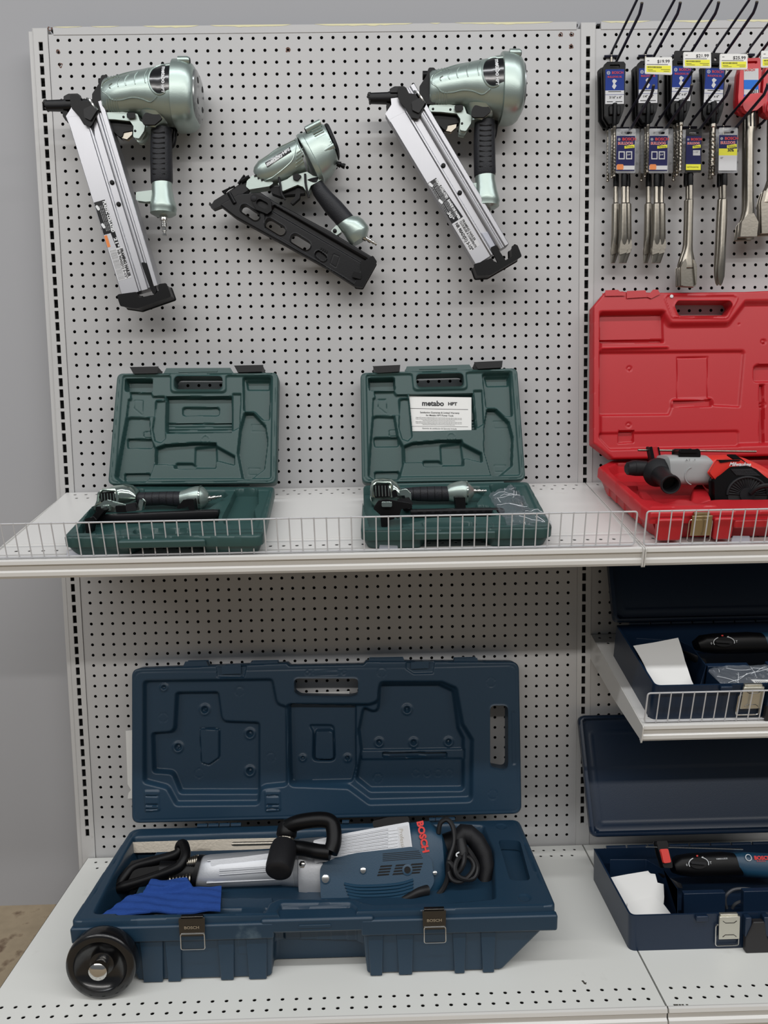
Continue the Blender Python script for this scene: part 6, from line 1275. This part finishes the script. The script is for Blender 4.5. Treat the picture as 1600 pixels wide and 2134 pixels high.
# microfibre cloth
FC = DK.up(.118); K = FC.crop(130, 1680, 2.909); cl_ = [K(x, y) for x, y in ((180, 662), (250, 650), (330, 598), (400, 560), (490, 545), (500, 520), (535, 468), (600, 482), (770, 476), (795, 510), (965, 500), (958, 650), (800, 658), (500, 665), (300, 672))]
fold = [K(x, y) for x, y in ((495, 540), (535, 470), (600, 482), (770, 476), (795, 515), (600, 548))]
def hcl(X, Y):
    H = .006+.0016*np.sin(X*50+Y*40)+.0006*np.sin(X*130-Y*90)+.001*np.sin(Y*300+X*60); H += .012*sm(-sd(fold, X, Y)/.006)*(1); a0, c0 = K(180, 662); H -= .006*np.exp(-((X-a0)/.04)**2); return H+.0003*np.sin(Y*2600)
b = MB(); b.relief(FC, cl_, .0016, hcl, lambda X, Y: hcl(X, Y)-.003); b.thing('microfibre_cloth', M['cloth'], 'folded bright blue cloth on the left edge of the wheeled case', 'cloth', ang=60)
# white sheet behind the big lid
WS = wall_frame(-.008); b = MB(); q = [WS.P(x, y) for x, y in ((262, 1523), (300, 1518), (760, 1440), (770, 1700), (330, 1715), (265, 1664), (268, 1652), (272, 1640), (266, 1628))]; b.prism(WS, [WS.P(262, 1523), WS.P(420, 1505), WS.P(420, 1660), WS.P(266, 1664), WS.P(268, 1652), WS.P(273, 1646), WS.P(266, 1634)], 0, .0008)
b.thing('paper_sheet', M['paper'], 'white torn sheet of paper poking out left of the big blue lid', 'paper')
b = MB(); b.prism(WS, [WS.P(635, 1444), WS.P(728, 1440), WS.P(728, 1500), WS.P(645, 1500)], 0, .0008); t = b.thing('info_card', M['paper'], 'white card seen through the grip hole of the big blue lid', 'paper')
b = MB(); b.prism(WS, [WS.P(652, 1446), WS.P(682, 1445), WS.P(682, 1448), WS.P(652, 1449)], .0008, .001); b.build('printed_line', M['ink'], t)
# --- rotary hammer in the red case
RF = wall_frame(-.235); rq = RF.crop(1280, 900, 5.0)
def red_hammer():
    t = empty('rotary_hammer', 'red, grey and black rotary hammer lying in the red case', 'rotary hammer', (1.45, -.22, 1.03))
    Q = lambda *p: [rq(*q) for q in p]
    def lf(name, m, rows, e=2.2, par=None, seg=30): b = MB(); b.loft(RF, [(*Q(p, q), d) for p, q, d in rows], seg, e); return b.build(name, m, par or t, ang=35)
    def pr_(name, m, pts, h0, h1, par=None, r=.002, bv=.001, holes=()): b = MB(); b.prism(RF, rnd([rq(x, y, h1) for x, y in pts], r), h0, h1, holes); return b.build(name, m, par or t, bevel=bv)
    lf('chuck', M['rubber'], [((118, 345), (122, 430), .011), ((135, 315), (135, 448), .014), ((200, 294), (202, 458), .0165), ((205, 296), (206, 456), .0155), ((212, 294), (214, 460), .0165), ((330, 302), (340, 460), .0165), ((345, 320), (350, 440), .014)])
    g = lf('gearbox', M['greytool'], [((478, 275), (500, 470), .030), ((500, 245), (520, 520), .038), ((560, 236), (600, 550), .040), ((900, 240), (930, 548), .040), ((945, 275), (955, 525), .038)], 4.5)
    b = MB(); b.tube([RF.W(*rq(830+100*math.cos(a)*.95, 460+95*math.sin(a), .0405), .0405) for a in np.linspace(1.9, 4.4, 16)], .0012, 5); b.build('gearbox_ring', M['greytool'], g)
    s = pr_('mode_selector', M['black'], ((678, 200), (700, 190), (840, 192), (868, 186), (884, 205), (888, 258), (770, 270), (680, 262)), .0, .034, r=.003, bv=.003); pr_('selector_grip', M['black'], ((690, 198), (870, 196), (868, 214), (690, 216)), .034, .037, s, .001, .001)
    b = MB(); textm(b, RF, 'A T', *rq(740, 296, .04), .006, h=.0415); textm(b, RF, '0', *rq(828, 292, .04), .005, h=.0415); b.build('mode_symbols', M['ink'], g)
    lf('motor_housing', M['redtool'], [((925, 248), (950, 545), .038), ((1000, 240), (1000, 600), .042), ((1180, 236), (1180, 680), .050), ((1290, 262), (1300, 700), .052), ((1450, 330), (1450, 720), .052), ((1700, 470), (1700, 760), .045), ((1900, 560), (1900, 760), .03)], 3.0, seg=40)
    pr_('red_side_panel', M['redtool'], ((1005, 425), (1085, 298), (1310, 298), (1440, 382), (1230, 392), (1110, 470), (1066, 500)), .045, .058, r=.003, bv=.004)
    pr_('dark_corner', M['black'], ((1082, 292), (1318, 292), (1300, 302), (1215, 305), (1105, 322)), .052, .060, r=.0005, bv=.0005)
    pr_('black_stripe', M['black'], ((1180, 237), (1260, 240), (1330, 290), (1460, 395), (1620, 505), (1560, 505), (1330, 330)), .047, .056, r=.002, bv=.001)
    fh = pr_('fan_housing', M['black'], ((1062, 520), (1075, 490), (1120, 460), (1210, 385), (1375, 372), (1465, 405), (1650, 560), (1700, 740), (1068, 760)), .04, .066, r=.006, bv=.004)
    for i in range(7): b = MB(); b.tube([RF.W(*rq(1215+i*8, 395+i*9, .0665), .0665), RF.W(*rq(1430+i*14, 390+i*11, .0665), .0665)], .0012, 5); b.build('grip_line', M['rubber'], fh)
    cx, cy = 1385, 655; b = MB(); b.prism(RF, [rq(cx+205*math.cos(a), cy+180*math.sin(a), .066) for a in np.linspace(0, 2*math.pi, 33)[:-1]], .066, .0665); b.build('vent_well', M['dark'], fh)
    for i in range(19):
        a = math.pi*(1.02+i*.98/18)*1.0; p, q = (cx+68*math.cos(a), cy+64*math.sin(a)), (cx+200*math.cos(a), cy+176*math.sin(a)); b = MB(); b.tube([RF.W(*rq(*p, .0675), .0675), RF.W(*rq(*q, .0675), .0675)], .0012, 6); b.build('vent_spoke', M['rubber'], fh)
    b = MB(); b.prism(RF, [rq(cx+72*math.cos(a), cy+68*math.sin(a), .07) for a in np.linspace(0, 2*math.pi, 25)[:-1]], .066, .070); b.build('vent_hub', M['rubber'], fh, bevel=.001)
    b = MB(); b.tube([RF.W(*rq(cx+208*math.cos(a), cy+183*math.sin(a), .067), .067) for a in np.linspace(math.pi, 2*math.pi, 20)], .003, 8); b.build('vent_rim', M['rubber'], fh)
    a, c = rq(1195, 338, .058); text(RF, 'Milwaukee', a, c, .0105, M['white'], t, rot=-.03, h=.0584, bold=.0003, shear=.3, sx=.95)
    b = MB(); b.tube(spl([RF.W(*rq(x, y, h), h) for x, y, h in ((1420, 640, .072), (1480, 590, .08), (1560, 560, .085), (1700, 560, .08))], 5), .0045, 8); b.build('power_cable', M['cable'], t)
    # side handle pointing at the viewer
    p0 = RF.W(*rq(440, 410, .005), .005); p1 = RF.W(*rq(582, 545, .095), .095); d = p1-p0; L = np.linalg.norm(d)
    b = MB(); b.lathe(p0, d, [(-.012, .020), (0, .0285), (.012, .030), (.020, .026), (.028, .019), (.05, .0165), (L-.006, .0172), (L-.002, .0192), (L+.003, .0192), (L+.005, .018), (L+.004, .0155), (L-.03, .0145)], 36); b.build('side_handle', M['rubber'], t, ang=30)
    b = MB(); b.lathe(p0+d/L*(L-.028), d, [(0, .0140), (.006, .0140)], 24); b.build('handle_bore', M['dark'], t)
    # depth rod and its clamp
    DF = wall_frame(-.19); dq = DF.crop(1280, 900, 5.0); b = MB(); b.tube([DF.W(*dq(245, 190), 0), DF.W(*dq(1475, 206), 0)], .0026, 10); b.build('depth_rod', M['steel'], t)
    b = MB(); b.prism(DF, rnd([dq(*q) for q in ((342, 160), (365, 155), (395, 300), (370, 302))], .001), -.006, .014); b.build('rod_clamp', M['black'], t, bevel=.001)
    b = MB(); b.prism(DF, rnd([dq(*q) for q in ((365, 158), (428, 155), (452, 268), (470, 300), (390, 300))], .001), -.004, .01); b.build('clamp_lever', M['red'], t, bevel=.001)
    b = MB(); b.prism(DF, rnd([dq(*q) for q in ((430, 158), (442, 160), (460, 250), (450, 262))], .001), -.004, .012); b.build('clamp_edge', M['black'], t, bevel=.0006)
    return t
red_hammer()
# sales leaflet on the shelf under the red case's grip
FS = S1.up(.001); q = [FS.P(1280+x/5, 900+y/5) for x, y in ((1240, 1045), (1320, 1000), (1600, 1000), (1660, 1075), (1330, 1085))]
b = MB(); b.prism(FS, q, 0, .0012); t = b.thing('leaflet', M['paper'], 'pale leaflet lying under the front grip of the red case', 'leaflet')
b = MB(); q2 = [FS.P(1280+x/5, 900+y/5) for x, y in ((1370, 1025), (1590, 1020), (1600, 1050), (1390, 1058))]; H = hom([(0, 0), (1, 0), (1, 1), (0, 1)], q2)
rs = random.Random(5)
for i in range(9): x = i/9; b.prism(FS, [H(x, .2), H(x+.05, .1+rs.random()*.3), H(x+.06, .8), H(x+.02, .9)], .0012, .0014)
b.split('leaflet_print', M['ink'], t)
# --- tools, papers and cords in the low blue cases
def low_tool(F, cr, rod, label, texts, loc, big=True):
    t = empty('rotary_hammer', label, 'rotary hammer', loc); Q = lambda *p: [cr(*q) for q in p]
    def lf(name, m, rows, e=2.6, par=None): b = MB(); b.loft(F, [(*Q(p, q), d) for p, q, d in rows], 28, e); return b.build(name, m, par or t, ang=35)
    def pr_(name, m, pts, h0, h1, par=None, r=.002, bv=.001): b = MB(); b.prism(F, rnd([cr(x, y, h1) for x, y in pts], r), h0, h1); return b.build(name, m, par or t, bevel=bv)
    g = lf('gear_housing', M['black'], [((400, 330), (440, 470), .018), ((480, 250), (520, 500), .026), ((620, 225), (640, 520), .030), ((1000, 205), (1020, 520), .030), ((1260, 230), (1290, 500), .028)], 3.2)
    m = lf('motor_housing', M['bluetool'], [((1130, 215), (1200, 470), .029), ((1220, 205), (1290, 520), .032), ((1500, 220), (1520, 540), .033), ((1900, 240), (1900, 540), .033)], 3.2)
    lf('chuck', M['rubber'], [((250, 470), (420, 560), .016), ((330, 560), (520, 600), .017), ((400, 640), (540, 660), .014)])
    d = pr_('dial', M['black'], [(745+105*math.cos(a), 350+62*math.sin(a)) for a in np.linspace(0, 6.28, 25)[:-1]], .028, .034, g, 0, .001)
    pr_('dial_knob', M['rubber'], ((655, 330), (835, 345), (835, 365), (655, 350)), .034, .040, g)
    for a0, a1 in ((2.7, 4.1), (5.0, 6.5)):
        b = MB(); b.tube([F.W(*cr(745+122*math.cos(a), 355+82*math.sin(a), .0325), .0325) for a in np.linspace(a0, a1, 10)], .0009, 5); b.build('dial_scale', M['white'], g)
    pr_('red_pointer', M['redtool'], ((715, 250), (735, 248), (738, 266), (718, 268)), .031, .0325, g, .0005, 0)
    for s, x, y, z in (('0', 590, 372, .006), ('T', 880, 345, .007), ('x', 785, 272, .006)): a, c = cr(x, y, .0325); text(F, s, a, c, z, M['white'], g, h=.0325)
    if texts:
        a, c = cr(960, 298, .032); text(F, 'VARIO-LOCK', a, c, .0042, M['white'], g, h=.032, rot=.02)
        a, c = cr(1428, 285, .034); text(F, 'BOSCH', a, c, .010, M['redink'], m, rot=-.03, h=.0345, bold=.0005, sx=1.1); a, c = cr(1460, 322, .034); text(F, 'BULLDOG', a, c, .0042, M['redink'], m, rot=-.03, h=.0345)
        b = MB(); a, c = cr(1360, 280, .034); b.tube([F.W(a+.0062*math.cos(s), c+.0062*math.sin(s), .034) for s in np.linspace(0, 6.28, 17)[:-1]], .0008, 5, closed=True); b.build('round_emblem', M['white'], m)
    if rod:
        b = MB(); n = 60; P0 = np.array(F.W(*cr(90, 145, .03), .03)); P1 = np.array(F.W(*cr(1290, 178, .03), .03)); b.tube([P0+(P1-P0)*i/n for i in range(n+1)], [.0018 if i < 20 else (.0021 if i % 2 else .0016) for i in range(n+1)], 8); b.build('depth_rod', M['chrome'], t)
        pr_('rod_clamp', M['black'], ((235, 85), (350, 80), (372, 200), (410, 340), (415, 400), (320, 395), (270, 250)), .01, .034, r=.002, bv=.0015); pr_('clamp_lever', M['redtool'], ((285, 185), (360, 180), (395, 330), (322, 340)), .034, .042, r=.002, bv=.002)
    return t
F1 = Fr((0, -.235, .215), (1, 0, 0), (0, .5, .866)); k1 = F1.crop(1330, 1740, 5.926)
low_tool(F1, k1, True, 'rotary hammer in the case on the base deck, red clamp lever and depth rod', True, (1.4, -.24, .19))
F2 = Fr((0, -.225, .695), (1, 0, 0), (0, .28, .96)); k2_ = F2.crop(1380, 1290, 7.27); k2 = lambda x, y, h=0: k2_(x*1.3-35, y*1.05-20, h)
low_tool(F2, k2, False, 'rotary hammer in the upper low case, white dial scale in the shade', False, (1.4, -.23, .66))
def cord(F, fn, pts, r, label, name='power_cord', m='greycable'):
    b = MB(); b.tube(spl([F.W(*fn(x, y, h), h) for x, y, h in pts], 7), r, 8); return b.thing(name, M[m], label, 'power cord')
cord(F1, k1, [(1090, 905, .03), (1070, 820, .04), (1090, 740, .048), (1180, 675, .052), (1330, 665, .054), (1450, 690, .054), (1620, 750, .052), (1800, 820, .05), (1760, 900, .048), (1560, 890, .05), (1430, 830, .052), (1300, 815, .052), (1200, 850, .048), (1160, 905, .038)], .0032, 'grey power cord looped at the front of the case on the base deck')
cord(F2, k2_, [(660, 960, .02), (780, 985, .022), (880, 1020, .022), (900, 1060, .02), (780, 1060, .018), (660, 1040, .02), (640, 1010, .016), (760, 1020, .012), (870, 1050, .01)], .0036, 'black cord bundled beside the divider of the upper low case', m='cable')
# papers
def paper(F, fn, pts, h, label, bend=.0, name='paper_sheet', th=.0008, grp=None):
    q = [fn(x, y) for x, y in pts]; cx = np.mean([p[0] for p in q]); cy = np.mean([p[1] for p in q])
    b = MB(); b.relief(F, q, .003, lambda X, Y: h+bend*np.abs(np.sin((Y-cy)*26+1)), lambda X, Y: h-th+bend*np.abs(np.sin((Y-cy)*26+1))); return b.thing(name, M['paper'], label, 'paper', grp, ang=50)
P1 = Fr((0, -.30, .200), (1, 0, 0), (0, .93, .36)); e1 = P1.crop(1180, 1460, 3.167); e1l = e1
paper(P1, e1, ((285, 1172), (400, 1150), (538, 1127), (552, 1145), (585, 1148), (600, 1205), (640, 1215), (645, 1300), (640, 1355), (560, 1405), (400, 1405), (345, 1310)), .0, 'back sheets of the white paper stack in the case on the base deck', .002)
paper(P1, e1, ((400, 1345), (575, 1300), (640, 1355), (690, 1420), (430, 1425), (400, 1400)), .004, 'front folded white sheet of the paper stack in the case on the base deck', .001)
P2 = Fr((0, -.25, .690), (1, 0, 0), (0, .80, .60)); e2_ = P2.crop(1180, 1170, 3.81)
paper(P2, e2_, ((527, 680), (700, 650), (885, 610), (935, 800), (1030, 1037), (760, 1040), (700, 1000), (612, 830)), .0, 'creased white paper standing in the low case on the short shelf', .006)
# plastic bag in the upper low case
B2 = Fr((0, -.30, .690), (1, 0, 0), (0, .85, .5)); g2 = B2.crop(1380, 1290, 7.27)
noisebag(B2, rnd([g2(*p) for p in ((680, 790), (800, 750), (1000, 712), (1600, 708), (2100, 720), (2100, 990), (1500, 1010), (930, 1028), (820, 930))], .004), .003, .004, .006, 'plastic_bag', 'shiny clear plastic bag in the low case on the short shelf', 5)
b = MB(); q = [g2(*p) for p in ((1330, 930), (1600, 935), (1700, 1010), (1430, 1015))]; b.prism(B2, q, .002, .003); t = b.thing('parts_label', M['paper'], 'small white printed label in the shiny plastic bag', 'label')
b = MB(); Hh = hom([(0, 0), (1, 0), (1, 1), (0, 1)], q)
for i in range(8): b.prism(B2, [Hh(.1+i*.1, .3), Hh(.14+i*.1, .3), Hh(.14+i*.1, .65), Hh(.1+i*.1, .65)], .003, .0032)
b.split('barcode', M['ink'], t)
for o in bpy.data.objects:
    if '_o' in o: del o['_o']
